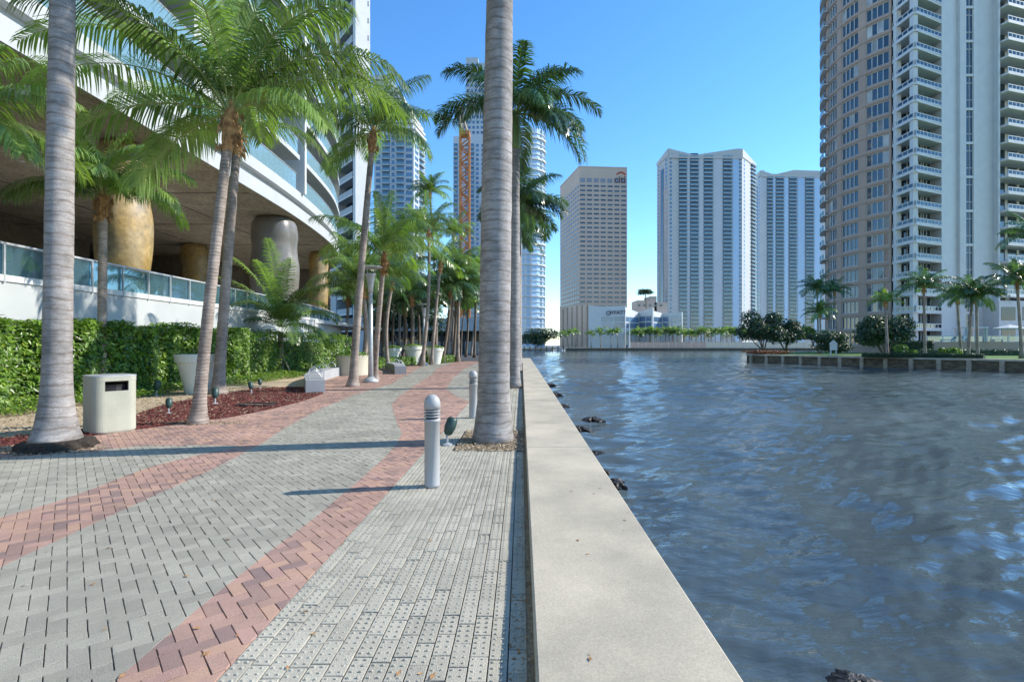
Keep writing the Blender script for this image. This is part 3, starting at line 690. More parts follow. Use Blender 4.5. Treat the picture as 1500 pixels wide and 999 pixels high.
for k in range(9):
    hh=H(190,z)+3*k; f=1-((k+1)/10.)**2*.85
    mb=MB(); ax=a; bx=lerp(a,b,f); mb.prism([ax,bx,lerp(d,c,f),d],hh+.01,hh+2.75); mb.build('crown_storey',M['stucco'],t1)
    mb=MB(); mb.seg(ax,bx,-1.2,-.02,hh+.0,hh+.95); mb.seg(bx,lerp(d,c,f),-1.2,-.02,hh+.0,hh+.95); mb.build('crown_balcony',M['white_paint'],t1)
z=340; a=(X(664,z),z); b=(X(760,z),z); c=(X(766,z+30),z+30); d=(X(668,z+30),z+30)
cw=[(i/12+.012,i/12+.055,'w') if i%3 else (i/12+.008,i/12+.07,'b') for i in range(12)]
t2=slabtower('stepped_tower','tall light blue tower with narrow stepped top behind the orange crane mast',[a,b,c,d],H(200,z),[(a,b,cw)],3.1,M['stucco_blue'])
for (xa,xb,yt) in ((672,752,160),(682,700,82),(700,714,90),(714,740,100)):
    mb=MB(); A0=(X(xa,z),z+ (2 if yt<150 else 1)); B0=(X(xb,z)-.02,z+(2 if yt<150 else 1)); zb=H(200,z)+.01 if yt==160 else H(160,z)+.02
    mb.prism([A0,B0,(B0[0],B0[1]+18),(A0[0],A0[1]+18)],zb,H(yt,z)); mb.build('upper_stage',M['stucco_blue'],t2)
    k=0; hh=zb+2
    while hh<H(yt,z)-3:
        nw=max(3,int((xb-xa)/6))
        for i in range(nw):
            if len([1 for o_ in bpy.data.objects if o_.name.startswith('upper_window')])>99: break
            mw=MB(); mw.seg(lerp(A0,B0,(i+.2)/nw),lerp(A0,B0,(i+.8)/nw),-.1,.1,hh,hh+1.9); mw.build('upper_window',M['glass_blue'],t2)
        hh+=3.4
z=290; arc=[(X(756,z),z+2),(X(770,z),z)]+[(X(770,z)+11.2*math.sin(R(t)),z+9-9*math.cos(R(t))) for t in (15,35,55,75,90)]+[(X(799,z),z+22),(X(756,z),z+22)]
t3=root('rounded_corner_tower',(X(780,z),z,0),'slim white tower with rounded balconies beside the far waterside','building')
mb=MB(); mb.prism(arc,0,H(186,z)); mb.build('wall',M['glass_pale'],t3)
items=[];its=[]
n=int(H(190,z)/3.0)
for f in range(1,n):
    zz=f*3.0+2
    def fn(m,zz=zz,f=f):
        for p,q in zip(arc[:6],arc[1:7]): m.seg(p,q,-1.0 if f%2 else -.5,.2,zz-.25,zz+(.55 if f%2 else .1),.5,0)
    items.append(((arc[2][0],arc[2][1],zz),fn))
emit(t3,'balcony',items,[M['white_paint']])
for p in (arc[0],arc[1],arc[2],arc[4],arc[5],arc[6]):
    mb=MB(); mb.box(p[0]-.45,p[0]+.45,p[1]-.5,p[1]+.5,0,H(186,z)-.5); mb.build('pier',M['white_paint'],t3)

# tower rising behind the curved building
z=88; a=(X(504,z+8),z+8); b=(X(538,z),z); c=(X(540,z+14),z+14); d=(X(504,z+20),z+20); e0=(X(470,z+16),z+16)
t4=root('balcony_tower',(b[0],b[1],0),'white high rise with stacked balconies just behind the curved building','building')
mb=MB(); mb.prism([e0,a,b,c,d],0,82); mb.build('wall',M['glass'],t4)
wins=[];bal=[]
facade(a,b,[(.12,.80,'b')],4,26,2.95,wins,bal,bdepth=1.8)
emit(t4,'balcony',bal,[M['white_paint'],M['glass'],M['stucco']])
mb=MB(); mb.seg(lerp(a,b,.9),lerp(a,b,1.0),-2.1,.5,0,82.5); mb.build('edge_pier',M['white_paint'],t4)
mb=MB(); mb.seg(e0,a,-.4,.5,0,83); mb.seg(a,lerp(a,b,.1),-1.9,.3,0,82.8); mb.build('side_wall',M['stucco'],t4)
mb=MB()
for f in range(27): mb.seg(b,c,-.3,.1,4+f*2.95-.2,4+f*2.95+.6)
mb.build('side_band',M['white_paint'],t4)

# low pavilion with shaded colonnade beyond the palms
lp=root('riverside_pavilion',(-14,95,0),'low flat roofed pavilion with dark open front beyond the grove','building')
mb=MB(); mb.box(-34,X(748,98),96,104,.0,2.2); mb.build('wall',M['grey_conc'],lp)
mb=MB(); mb.box(-35,X(752,98),92,106,4.1,6.4); mb.build('roof',M['stucco'],lp)
mb=MB(); mb.box(-34,X(748,98),99,103.9,2.21,4.09); mb.build('glazing',M['glass'],lp)
for i in range(9):
    mb=MB(); mb.box(-33+i*4,-32.6+i*4,93,93.4,0,4.09); mb.build('post',M['black'],lp)
z=91.6
mb=MB(); mb.box(X(655,z),X(664,z),z,z+.2,H(480,z),H(465,z)); mb.build('panel',M['red'],lp)
mb=MB(); mb.box(X(637,z),X(646,z),z,z+.2,H(478,z),H(467,z)); mb.build('panel',M['blue'],lp)

# tower crane mast
z=150; cx=X(681,z); cr=root('tower_crane',(cx,z,0),'orange lattice tower crane mast rising behind the palms','crane')
mb=MB(); hw=1.3; topc=H(200,z)
for sx in(-1,1):
    for sy in(-1,1): mb.box(cx+sx*hw-.26,cx+sx*hw+.26,z+sy*hw-.26,z+sy*hw+.26,0,topc)
h=0;k=0
while h<topc-2.2:
    for sy in (-1,1):
        s_=1 if k%2 else -1
        mb.tube([(cx-s_*hw,z+sy*hw,h),(cx+s_*hw,z+sy*hw,h+2.2)],.2,4); mb.tube([(cx-hw,z+sy*hw,h),(cx+hw,z+sy*hw,h)],.1,4)
    for sx in (-1,1): mb.tube([(cx+sx*hw,z-s_*hw,h),(cx+sx*hw,z+s_*hw,h+2.2)],.11,4)
    h+=2.2;k+=1
mb.build('mast',M['orange'],cr)
mb=MB(); mb.box(cx-1.5,cx+1.5,z-1.5,z+1.5,topc,topc+1.2); mb.build('slewing_ring',M['orange'],cr)
mb=MB(); mb.tube([(cx-.8,z,topc+1.2),(cx-2.0,z,topc+9)],[.8,.5],4); mb.tube([(cx+.8,z,topc+1.2),(cx-1.6,z,topc+9)],[.3,.3],4); mb.build('cabin_tower',M['soffit'],cr)

# ------------------------------------------------------------------ right bank: island, round tower
isl=[(38.6,83.6),(53,53.6),(95,-33),(400,-33),(400,160),(120,160),(60,112),(43,92)]
mb=MB(); mb.prism(isl,-3,.0); tag(mb.build('island_ground',M['grass']),kind='structure')
ql=root('island_quay',(38.6,83.6,0),'old brown stone bulkhead with pale cap edging the lawn across the water','quay wall')
E0,E1=(38.6,83.6),(53.6,52.2); E2=(95,-34)
mb=MB(); mb.seg(E0,E1,-.25,.0,-2.9,-.15); mb.seg(E1,E2,-.25,.0,-2.9,-.15); mb.seg((43,92),E0,-.25,0,-2.9,-.15); mb.build('stone_face',M['quay_stone'],ql)
mb=MB(); mb.seg(E0,E1,-.45,.9,-.148,.06); mb.seg(E1,E2,-.45,.9,-.148,.061); mb.seg((43,92),E0,-.45,.5,-.148,.062); mb.build('cap',M['concrete'],ql)
L=math.dist(E0,E1); 
for i in range(13):
    p=lerp(E0,E1,(i+.2)/12.2); q=lerp(E0,E1,(i+.2)/12.2+.012); mb=MB(); mb.seg(p,q,-.5,-.251,-2.9,-.149); mb.build('buttress',M['soffit'],ql)
mb=MB(); mb.seg(E0,E1,.95,2.4,.0,.022); tag(mb.build('quay_path',M['concrete']),kind='structure')

TC=(82.6,107.0); TR=14.7; FL=3.15; NFL=25; H0=1.2
def cp(phi,r=TR): return (TC[0]+r*math.cos(R(phi)),TC[1]+r*math.sin(R(phi)))
rt=root('round_brown_tower',(TC[0]-TR,TC[1],0),'brown rounded high rise corner with wide windows on the right bank','building')
mb=MB(); mb.prism([cp(a_,TR-.45) for a_ in range(100,222,3)]+[(74,99.5),(84,112)],0,H0+FL*NFL); mb.build('core',M['glass'],rt)
WC=[214,193,172,151]
mb=MB()
def arcseg(mb,a0,a1,z0,z1,r0=TR-.44,r1=TR,m=0):
    n=max(1,int(abs(a1-a0)/3)); A=[a0+(a1-a0)*i/n for i in range(n+1)]
    for p,q in zip(A,A[1:]):
        P=[cp(p,r0),cp(q,r0),cp(q,r1),cp(p,r1)]
        mb.add([(x,y,z0) for x,y in P]+[(x,y,z1) for x,y in P],[(0,3,2,1),(4,5,6,7),(0,1,5,4),(2,3,7,6),(1,2,6,5),(3,0,4,7)],.5,m)
edges=[223]+[w_ for c_ in WC for w_ in (c_+7.6,c_-7.6)]+[120]
for i in range(0,len(edges),2): arcseg(mb,edges[i],edges[i+1],0,H0+FL*NFL)
for c_ in WC:
    for f in range(NFL+1):
        z0=H0+f*FL; arcseg(mb,c_+7.6,c_-7.6,(z0-.38) if f else 0,min(z0+.45,H0+FL*NFL),TR-.44,TR-.04)
mb.build('wall',M['brown_wall'],rt)
mb=MB()
for f in range(NFL): mb=MB(); arcseg(mb,223,120,H0+f*FL-.18,H0+f*FL-.02,TR+.002,TR+.1); mb.build('string_course',M['brown_wall'],rt)
for c_ in WC:
    for f in range(NFL):
        z0=H0+f*FL+.45; z1_=H0+(f+1)*FL-.38; wm=MB()
        arcseg(wm,c_+7.5,c_-7.5,z0+.0,z0+.1,TR-.36,TR-.2,1); arcseg(wm,c_+7.5,c_-7.5,z1_-.1,z1_,TR-.36,TR-.2,1)
        for k in range(5):
            aa=c_+7.5-k*15.0/4; arcseg(wm,aa+.22,aa-.22,z0+.1,z1_-.1,TR-.36,TR-.2,1)
        P=[cp(c_+7.5-j*15.0/4,TR-.33) for j in range(5)]
        for j in range(4):
            v=random.random(); p,q=P[j],P[j+1]; mi=2 if random.random()<.12 else 0
            tl_=random.uniform(-.012,.012)
            wm.face([(p[0],p[1],z0+.1),(q[0],q[1],z0+.1),(q[0]+tl_,q[1],z1_-.1),(p[0]+tl_,p[1],z1_-.1)][::-1],v,mi)
        wm.build('window',[M['glass'],M['white_paint'],M['curtain']],rt)
# balconies peeking out at the left of the round tower
for f in range(2,NFL):
    z0=H0+f*FL; mb=MB(); arcseg(mb,166,140,z0-.12,z0+.1,TR+.1,TR+1.0); arcseg(mb,166,140,z0+.1,z0+1.0,TR+.9,TR+1.0,1); mb.build('balcony',[M['white_paint'],M['balcony_glass']],rt)

# white part with corner balconies
A0=(71.7,96.6); Cc=(72.4,92.0); Ee=(79.3,94.5); Ff=(83.1,95.6); Fg=(83.15,95.0); Gg=(86.3,95.0); Gh=(86.35,95.7); Hh=(90.4,96.2); Ii=(90.25,95.0); Jj=(112,101)
wt=root('white_balcony_tower',(80,96,0),'white high rise with stacked corner balconies joined to the brown round tower','building')
mb=MB()
TOPW=H0+FL*NFL
mb.prism([Ee,Ff,Fg,lerp(Fg,Gg,.36),(lerp(Fg,Gg,.36)[0],97),(84.9,112),(79.3,112)],0,TOPW)
mb.prism([(lerp(Fg,Gg,.80)[0],97),lerp(Fg,Gg,.80),Gg,Gh,Hh,Ii,(90.6,95.02),(91.2,112),(86.4,112)],0,TOPW)
mb.prism([(74.6,96.8),(77.5,97.0),(78.9,97.6),(79.2,112),(74,112)],0,TOPW)
mb.build('wall',M['white_paint'],wt)
mb=MB(); mb.seg(lerp(Fg,Gg,.361),lerp(Fg,Gg,.799),.3,.5,5,TOPW); mb.build('stair_window',M['glass'],wt)
for f in range(NFL):
    mb=MB(); zz=H0+f*FL
    if f%2==0: mb.seg(lerp(Fg,Gg,.361),lerp(Fg,Gg,.799),.05,.31,zz-.2,zz+.25)
    for t in (.36,.58,.78): mb.seg(lerp(Fg,Gg,t),lerp(Fg,Gg,t+.02),.2,.295,zz-.2,zz+FL-.21)
    mb.seg(lerp(Fg,Gg,.361),lerp(Fg,Gg,.799),.2,.297,zz+1.7,zz+1.8)
    mb.build('stair_mullion',M['white_paint'],wt)
def rail(mb,p,q,z0,inset=.0,pitch=1.0,hid=()):
    L=math.dist(p,q); n=max(2,int(L/pitch))
    mb.seg(p,q,inset,inset+.12,z0+.98,z0+1.12,.5,0); mb.seg(p,q,inset,inset+.12,z0+.12,z0+.36,.5,0)
    for i in range(n+1):
        t=i/n; dt=.06/L; mb.seg(lerp(p,q,max(0,t-dt)),lerp(p,q,min(1,t+dt)),inset+.005,inset+.115,z0+.36,z0+.98,.5,0)
    mb.seg(p,q,inset+.05,inset+.06,z0+.36,z0+.98,.5,1)
inner=[(73.6,97.2),(75.0,94.6),(79.2,96.6)]
for f in range(NFL):
    z0=H0+f*FL; mb=MB(); 
    mb.prism([A0,(71.9,91.8),(72.4,91.55),Ee,(79.2,96.7),(75,97.5)],z0-.22,z0+.12,.5,0)
    rail(mb,(71.72,96.5),(71.95,91.85),z0); rail(mb,(72.35,91.6),(79.2,94.35),z0,.0,.95)
    mb.build('balcony',[M['white_paint'],M['rail_dark']],wt)
    mb=MB(); mb.seg((73.6,97.3),(74.6,94.9),0,.1,z0+.125,z0+FL-.225,None,0); mb.seg((74.6,94.9),(79.1,96.75),0,.1,z0+.125,z0+FL-.225,None,0)
    for t in (0,.18,.36,.5,.7,.97): mb.seg(lerp((74.6,94.9),(79.1,96.75),t),lerp((74.6,94.9),(79.1,96.75),t+.04),-.08,-.005,z0+.125,z0+FL-.225,.5,1)
    for t in (0,.5): mb.seg(lerp((73.6,97.3),(74.6,94.9),t),lerp((73.6,97.3),(74.6,94.9),t+.06),-.08,-.005,z0+.125,z0+FL-.225,.5,1)
    mb.seg((72.6,97.2),(73.6,97.3),-.5,.1,z0+.126,z0+FL-.226,.5,1)
    mb.build('window_wall',[M['glass'],M['white_paint']],wt)
    mb=MB(); mb.seg((90.95,94.9),Jj,-.9,2.4,z0-.22,z0+.12,.5,0); rail(mb,lerp((90.95,94.9),Jj,0),Jj,z0,-.88,1.0)
    mb.build('balcony',[M['white_paint'],M['rail_dark']],wt)
    mb=MB(); mb.seg((91.3,97.3),(112,103),0,.2,z0+.13,z0+FL-.23,None,0)
    for t in (0,.15,.3,.45,.6,.75): mb.seg(lerp((91.3,97.3),(112,103),t),lerp((91.3,97.3),(112,103),t+.03),-.1,-.005,z0+.13,z0+FL-.23,.5,1)
    mb.build('window_wall',[M['glass'],M['white_paint']],wt)
for (x_,y_) in ((72.45,92.35),(72.2,96.0)):
    mb=MB(); mb.box(x_-.42,x_+.42,y_-.42,y_+.42,-.1,TOPW); mb.build('column',M['white_paint'],wt)

# terrace of the white tower
tr=root('pool_terrace',(80,72,0),'pink retaining wall with white railing and terrace below the white tower','terrace')
T0=(X(1358,84),84); T1=(104,74)
mb=MB(); mb.seg(T0,T1,0,14,-.02,2.05); mb.build('wall',M['pink_wall'],tr)
mb=MB(); mb.seg(T0,T1,.1,.18,3.0,3.1); 
Lr=math.dist(T0,T1)
for i in range(18): mb.seg(lerp(T0,T1,i/17*.99),lerp(T0,T1,i/17*.99+.0035),.1,.18,2.05,3.0)
mb.build('railing',M['white_paint'],tr)
mb=MB(); mb.seg(T0,T1,.12,.14,2.1,2.95); mb.build('railing_glass',M['rail_glass'],tr)
def parasol(cx,cy,z0,label):
    r_=root('parasol',(cx,cy,z0),label,'parasol'); mb=MB(); mb.tube([(0,0,0),(0,0,2.5)],.04,8); mb.build('pole',M['metal'],r_,local=True)
    mb=MB(); n=8; R_=1.9
    for k in range(n):
        a,b=2*math.pi*k/n,2*math.pi*(k+1)/n; mb.face([(R_*math.cos(a),R_*math.sin(a),2.1),(R_*math.cos(b),R_*math.sin(b),2.1),(0,0,2.65)]); mb.face([(R_*math.cos(a),R_*math.sin(a),1.95),(R_*math.cos(b),R_*math.sin(b),1.95),(R_*math.cos(b),R_*math.sin(b),2.1),(R_*math.cos(a),R_*math.sin(a),2.1)])
    mb.build('canopy',M['white_paint'],r_,local=True)
parasol(X(1483,78),78.5,2.05,'open white parasol on the pink walled terrace')
def cabana(cx,cy,z0):
    r_=root('cabana',(cx,cy,z0),'small white draped cabana on the pink walled terrace','cabana')
    for sx in(-1,1):
        for sy in(-1,1): mb=MB(); mb.box(sx*1.5-.06,sx*1.5+.06,sy*1.2-.06,sy*1.2+.06,0,2.2); mb.build('post',M['white_paint'],r_,local=True)
    mb=MB(); mb.box(-1.7,1.7,-1.4,1.4,2.2,2.4); mb.build('roof',M['white_paint'],r_,local=True)
    for sx in(-1,1): mb=MB(); mb.prism([(sx*1.45-.3,-1.1),(sx*1.45+.3,-1.15),(sx*1.45+.25,-.95),(sx*1.45-.25,-.9)],.05,2.18); mb.build('curtain',M['stucco_blue'],r_,local=True)
cabana(X(1438,81),83,2.05)
for i,(px,lab) in enumerate(((1462,'white sun lounger nearest the parasol pole on the terrace'),(1405,'white sun lounger left of the cabana on the terrace'))):
    z=81.5; r_=root('sun_lounger',(X(px,z),z,2.05),lab,'sun lounger'); mb=MB(); mb.box(-.9,.6,-.3,.3,.3,.4); mb.build('seat',M['white_paint'],r_,local=True)
    mb=MB(); mb.tube([(.6,0,.36),(1.1,0,.85)],.2,4); mb.build('backrest',M['white_paint'],r_,local=True)
    for sx in(-.8,.5): mb=MB(); mb.box(sx-.04,sx+.04,-.28,.28,0,.3); mb.build('leg',M['white_paint'],r_,local=True)
# white lower podium building behind terrace
pb=root('podium_building',(95,99,0),'white two storey podium with dark openings behind the pool terrace','building')
mb=MB(); mb.seg((88,92.5),(120,90),0,4,0,9.5); mb.build('wall',M['white_paint'],pb)
for i in range(9):
    for (a_,b_) in ((2.3,4.9),(6.0,8.4)):
        p=lerp((88,92.5),(120,90),i/9+.012); q=lerp((88,92.5),(120,90),i/9+.085); mb=MB(); mb.seg(p,q,-.06,.1,a_,b_); mb.build('window',M['glass'],pb)

# ------------------------------------------------------------------ palms
def frond(mb, base, az, el, L, droop, npair=45, ll=.75, lw=.035, hang=.8, plum=0, rr=.022, mi_r=1, vs=None, twist=0):
    base=Vector(base); NS=14; pts=[base]; a=el; h=Vector((math.cos(az),math.sin(az),0)); up=Vector((0,0,1)); side=Vector((-math.sin(az),math.cos(az),0))
    for i in range(NS):
        t=(i+.5)/NS; ang=el-droop*t**1.3
        pts.append(pts[-1]+(h*math.cos(ang)+up*math.sin(ang))*(L/NS)+side*twist*(L/NS)*t)
    mb.tube(pts,[rr*(1-.85*i/NS) for i in range(NS+1)],4,.5,mi_r,caps=False)
    for i in range(npair):
        t=.13+.87*(i+random.uniform(-.2,.2))/npair; t=min(t,.995); k=t*NS; j=int(k); fr=k-j; p=pts[j].lerp(pts[min(j+1,NS)],fr)
        T=(pts[min(j+1,NS)]-pts[j]).normalized(); B=T.cross(up); 
        if B.length<.05: B=side
        B.normalize(); Nn=B.cross(T).normalized()
        prof=math.sin(math.pi*min(1,(.12+t*.88)))**.55 if t<.75 else math.sin(math.pi*(.12+t*.88))**.55+.12
        ln=ll*prof*random.uniform(.85,1.1); fwd=.35+.7*t
        for sgn in (-1,1):
            tilt=random.uniform(-.1,.12) + (random.uniform(-1.0,1.0)*plum)
            d0=(B*sgn*1.0+T*(fwd+random.uniform(-.15,.15))+Nn*(.25+tilt)).normalized()
            d1=(d0-up*hang*random.uniform(.7,1.15)).normalized(); d2=(d1-up*hang*.9).normalized()
            q1=p+d0*ln*.3; q2=q1+d1*ln*.38; q3=q2+d2*ln*.32
            wv=(d0.cross(Nn)).normalized()*lw*.5; wv2=wv*.9
            v=(random.random() if vs is None else min(1,max(0,vs+random.uniform(-.25,.25))))
            mb.add([p-wv*.5,p+wv*.5,q1+wv,q1-wv,q2+wv2*.8,q2-wv2*.8,q3],[(0,1,2,3),(3,2,4,5),(5,4,6)],v,0)
def crown(name, seed, n, L, ll, lw, npair, hang, kind='coco', fronds=None, mats=None, span=66):
    rnd=random.Random(seed); st=random.getstate(); random.seed(seed); mb=MB()
    spec=list(fronds or [])
    for i in range(n):
        t=i/max(1,n-1)
        az=i*2.39996+rnd.uniform(-.25,.25); el=R(86-span*t**1.1+rnd.uniform(-8,8)) if kind!='royal' else R(78-75*t+rnd.uniform(-6,6))
        spec.append((az,el,L*rnd.uniform(.85,1.08)*(.75 if t<.12 else 1),R((55 if t<.25 else 88)+rnd.uniform(-12,20)) if kind!='royal' else R(85+rnd.uniform(-10,25))))
    for (az,el,L_,dr) in spec:
        frond(mb,(.05*math.cos(az),.05*math.sin(az),0),az,el,L_,dr,npair,ll,lw,hang,plum=(.55 if kind=='royal' else .08),vs=rnd.random(),twist=rnd.uniform(-.15,.15))
    random.setstate(st); return mb
CROWN={}
def crown_mesh(key):
    if key in CROWN: return CROWN[key]
    k,seed=key.split('_')[0],int(key.split('_')[1])
    if k=='coco': mb=crown(key,seed,22,3.3,.92,.046,50,.95); ms=[M['frond'],M['rachis']]
    elif k=='bright': mb=crown(key,seed,19,2.9,.85,.046,46,.9); ms=[M['frond_bright'],M['rachis']]
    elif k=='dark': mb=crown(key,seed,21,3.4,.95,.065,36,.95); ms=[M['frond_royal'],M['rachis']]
    elif k=='royal': mb=crown(key,seed,15,3.3,.9,.046,75,.8,'royal'); ms=[M['frond_royal'],M['crownshaft']]
    elif k=='far': mb=crown(key,seed,15,3.6,1.3,.22,13,.8); ms=[M['frond'],M['rachis']]
    o=mb.build(key,ms); me=o.data; bpy.data.objects.remove(o); CROWN[key]=me; return me
def palm(name,label,base,top,r0,r1,crownkey,kind='coco',group=None,bend=.0,scale=1,rotz=None,custom=None,boot=True,flare=1.9,nring=None,tm=None,cat='palm tree',fm='frond'):
    bx,by,bz=base; tx,ty,tz=top
    rt=root(name,(bx,by,bz),label,cat,group)
    d=Vector((tx-bx,ty-by,tz-bz)); N_=int(max(6,min(90,d.length/(.10 if by<26 else .6)))) if nring is None else nring
    pts=[];rad=[]
    for i in range(N_+1):
        t=i/N_; off=math.sin(math.pi*t)*bend
        e=t if abs(bend)<1e-6 else t
        pts.append((d.x*(t**1.15 if kind=='coco' else t)+off, d.y*t, d.z*t))
        fl=1+(flare-1)*math.exp(-t*d.length/(.28 if kind=='coco' else .38))
        bulge=1 if kind=='coco' else 1+.08*math.sin(math.pi*min(1,t*1.2))
        rad.append((r0+(r1-r0)*t)*fl*bulge*(1+(.035 if (i%2 and kind=='coco') else 0)+random.uniform(-.012,.012)))
    mb=MB(); mb.tube(pts,rad,16 if by<26 else 8,jit=.012 if by<26 else 0)
    mb.build('trunk',tm or (M['trunk_coco'] if kind=='coco' else M['trunk_royal']),rt,True,local=True)
    if boot and kind=='coco':
        mb=MB(); T=Vector(pts[-1]); D=(T-Vector(pts[-2])).normalized()
        ps=[T-D*.55,T-D*.3,T,T+D*.25,T+D*.5]; mb.tube(ps,[r1*1.05,r1*1.35,r1*1.55,r1*1.3,r1*.6],9,jit=.12)
        for k in range(26):
            a=random.random()*6.28; h=random.uniform(-.55,.2); c=T+D*h+Vector((math.cos(a),math.sin(a),0))*r1*1.5
            mb.add([c,c+Vector((math.cos(a)*.07,math.sin(a)*.07,.10)),c+Vector((math.cos(a)*.10+.03,math.sin(a)*.10-.03,-.14))],[(0,1,2)])
        mb.build('fibre_sheath',M['fibre'],rt,local=True)
    if kind=='royal':
        mb=MB(); T=Vector(pts[-1]); mb.lathe((T.x,T.y,T.z),[(r1*1.02,0),(r1*1.12,.15),(r1*1.05,.6),(r1*.7,1.2),(r1*.4,1.5)],14); mb.build('crownshaft',M['crownshaft'],rt,True,local=True)
        topv=T+Vector((0,0,1.35))
    else: topv=Vector(pts[-1])+Vector((0,0,.25))
    if custom: 
        o=custom.build('crown',[M[fm],M['rachis']] if kind=='coco' else [M['frond_royal'],M['crownshaft']],rt,local=True)
    else:
        o=bpy.data.objects.new('crown',crown_mesh(crownkey)); C.objects.link(o); o.parent=rt
        o.rotation_euler=(0,0,random.random()*6.28 if rotz is None else rotz)
    o.location=topv; o.scale=(scale,)*3
    return rt
D=math.radians
# 1 the two big royal trunks in front
cr_=crown('r',101,15,3.3,.72,.042,60,.55,'royal')
palm('royal_palm','thick smooth grey palm trunk in the square pit beside the sea wall',(*P_BIG,-.01),(X(735,P_BIG[1]),P_BIG[1],9.6),.255,.205,None,'royal',custom=cr_,flare=1.45,nring=70)
cr_=crown('r',102,15,3.3,.72,.042,60,.55,'royal')
palm('royal_palm','thick grey palm trunk with dark root base left of the litter bin',(*P_LEFT,-.01),(X(95,P_LEFT[1]),P_LEFT[1],9.2),.178,.145,None,'royal',custom=cr_,flare=2.3,nring=70)
mb=MB(); mb.lathe((P_LEFT[0]+.02,P_LEFT[1],0),[(.50,-.01),(.49,.03),(.46,.07),(.44,.11),(.36,.14)],48,wob=lambda a,z:1+.05*math.sin(9*a)+.04*math.sin(17*a+z*30)+random.uniform(-.04,.04))
o=mb.build('root_mat',M['soil'],[x for x in bpy.data.objects if x.name=='royal_palm.001'][0])
# row of royals along the wall
def royal_row(px,pz,ycrown,seed,label,fr=None,n=12):
    xb=X(px,pz); ht=H(ycrown,pz); mbc=crown('r',seed,n+2,3.3,.85,.05,88,.8,'royal',fr)
    return palm('royal_palm',label,(xb,pz,-.01),(xb+.05,pz,ht-1.4),.21,.17,None,'royal',custom=mbc,flare=1.5,nring=40,group='royal palms lined up along the sea wall')
royal_row(752.5,19.2,165,11,'second royal palm along the sea wall, its long frond arching right against the sky',[(0,D(42),3.6,D(95)),(D(178),D(38),3.4,D(95)),(D(-20),D(10),3.2,D(90)),(D(-12),D(-12),3.2,D(62)),(D(-50),D(0),3.2,D(70))],12)
royal_row(758,30.2,300,12,'third royal palm along the sea wall, crown beside the tan office tower',[(0,D(30),3.0,D(80)),(D(10),D(-5),2.8,D(60)),(D(-15),D(18),3.2,D(70)),(D(40),D(50),3.2,D(80))],15)
royal_row(760.5,41,330,13,'fourth royal palm along the sea wall, mostly hidden behind nearer trunks')
royal_row(760,52,350,14,'last royal palm at the far end of the sea wall')
# coconut palms with particular crowns
def coco(px,py,tx,ty,label,r0=.13,r1=.095,fronds=None,n=14,L=2.9,seed=1,bend=0,key=None,scale=1,group=None,zt=None,rnd=None,ll=.92,npair=66,base=None,h=0,lw=.034,span=66,bright=False):
    bx,bz=G(px,py,h) if base is None else base
    z2=bz if zt is None else zt
    cm=None if key else crown('c',seed,n,L*1.06,ll,lw,npair,1.05,'coco',fronds,span=span)
    return palm('coconut_palm',label,(bx,bz,h-.01),(X(tx,z2),z2,H(ty,z2)),r0,r1,key,'coco',group,bend,scale,custom=cm,fm='frond_bright' if bright else 'frond')
coco(290,620,337,184,'leaning slim palm at the mulch edge, the nearer of the crossed pair',.115,.09,
     [(D(4),D(56),4.3,D(112)),(D(176),D(38),4.9,D(64)),(D(160),D(66),4.2,D(70)),(D(95),D(85),3.2,D(30)),(D(200),D(8),3.2,D(70)),(D(20),D(75),3.6,D(60)),(D(120),D(70),3.5,D(60)),(D(-15),D(20),2.6,D(80)),(D(168),D(-12),2.6,D(50))],9,4.0,seed=21,npair=88,ll=1.05,lw=.036,span=40)
coco(320,577,348,205,'leaning slim palm beside the white planter, the farther of the crossed pair',.17,.12,
     [(D(0),D(20),3.2,D(85)),(D(30),D(60),3.6,D(90)),(D(150),D(45),3.5,D(80)),(D(190),D(20),3,D(80))],8,3.7,seed=22,npair=66,ll=1.0,lw=.038,span=52)
coco(149,560,151,300,'upright palm rising out of the hedge in front of the ochre pillar',.13,.11,[(D(-80),D(65),2.6,D(120)),(D(10),D(25),2.4,D(80)),(D(185),D(30),2.6,D(80))],14,2.7,seed=23,base=(X(149,15.8),15.8),ll=.85,span=58,bright=True)
coco(-80,640,-70,190,'palm at the left edge of the view reaching fronds in front of the undercroft',.15,.11,[(D(0),D(35),3.1,D(95)),(D(-10),D(5),2.4,D(70)),(D(8),D(-10),2.3,D(50))],12,2.9,seed=24,base=(-12.4,11.2))
coco(517,566,546,205,'tall palm leaning right in the paving beside the lamp post',.15,.105,[(D(3),D(40),3.9,D(88)),(D(178),D(30),2.8,D(75)),(D(70),D(80),2.8,D(40)),(D(-4),D(72),3.2,D(60)),(D(170),D(62),2.9,D(90)),(D(-30),D(5),2.8,D(60)),(D(160),D(-5),2.6,D(50))],10,2.9,seed=25)
coco(549,556,562,385,'palm just behind the lamp post with orange fibre below bright fronds',.13,.10,[(D(90),D(85),3.2,D(20))],14,3.1,seed=26,zt=22,bright=True)
coco(569,540,575,415,'palm with bright green crown right of the lamp post',.12,.10,None,15,2.9,seed=27,bend=-.25,bright=True)
coco(618,536,628,345,'tall slender palm leaning in front of the conical planters',.15,.10,None,15,3.4,seed=28,bend=.25)
coco(632,534,645,390,'slender palm with orange fibre sheath behind the tall slender one',.12,.11,None,13,3.2,seed=29)
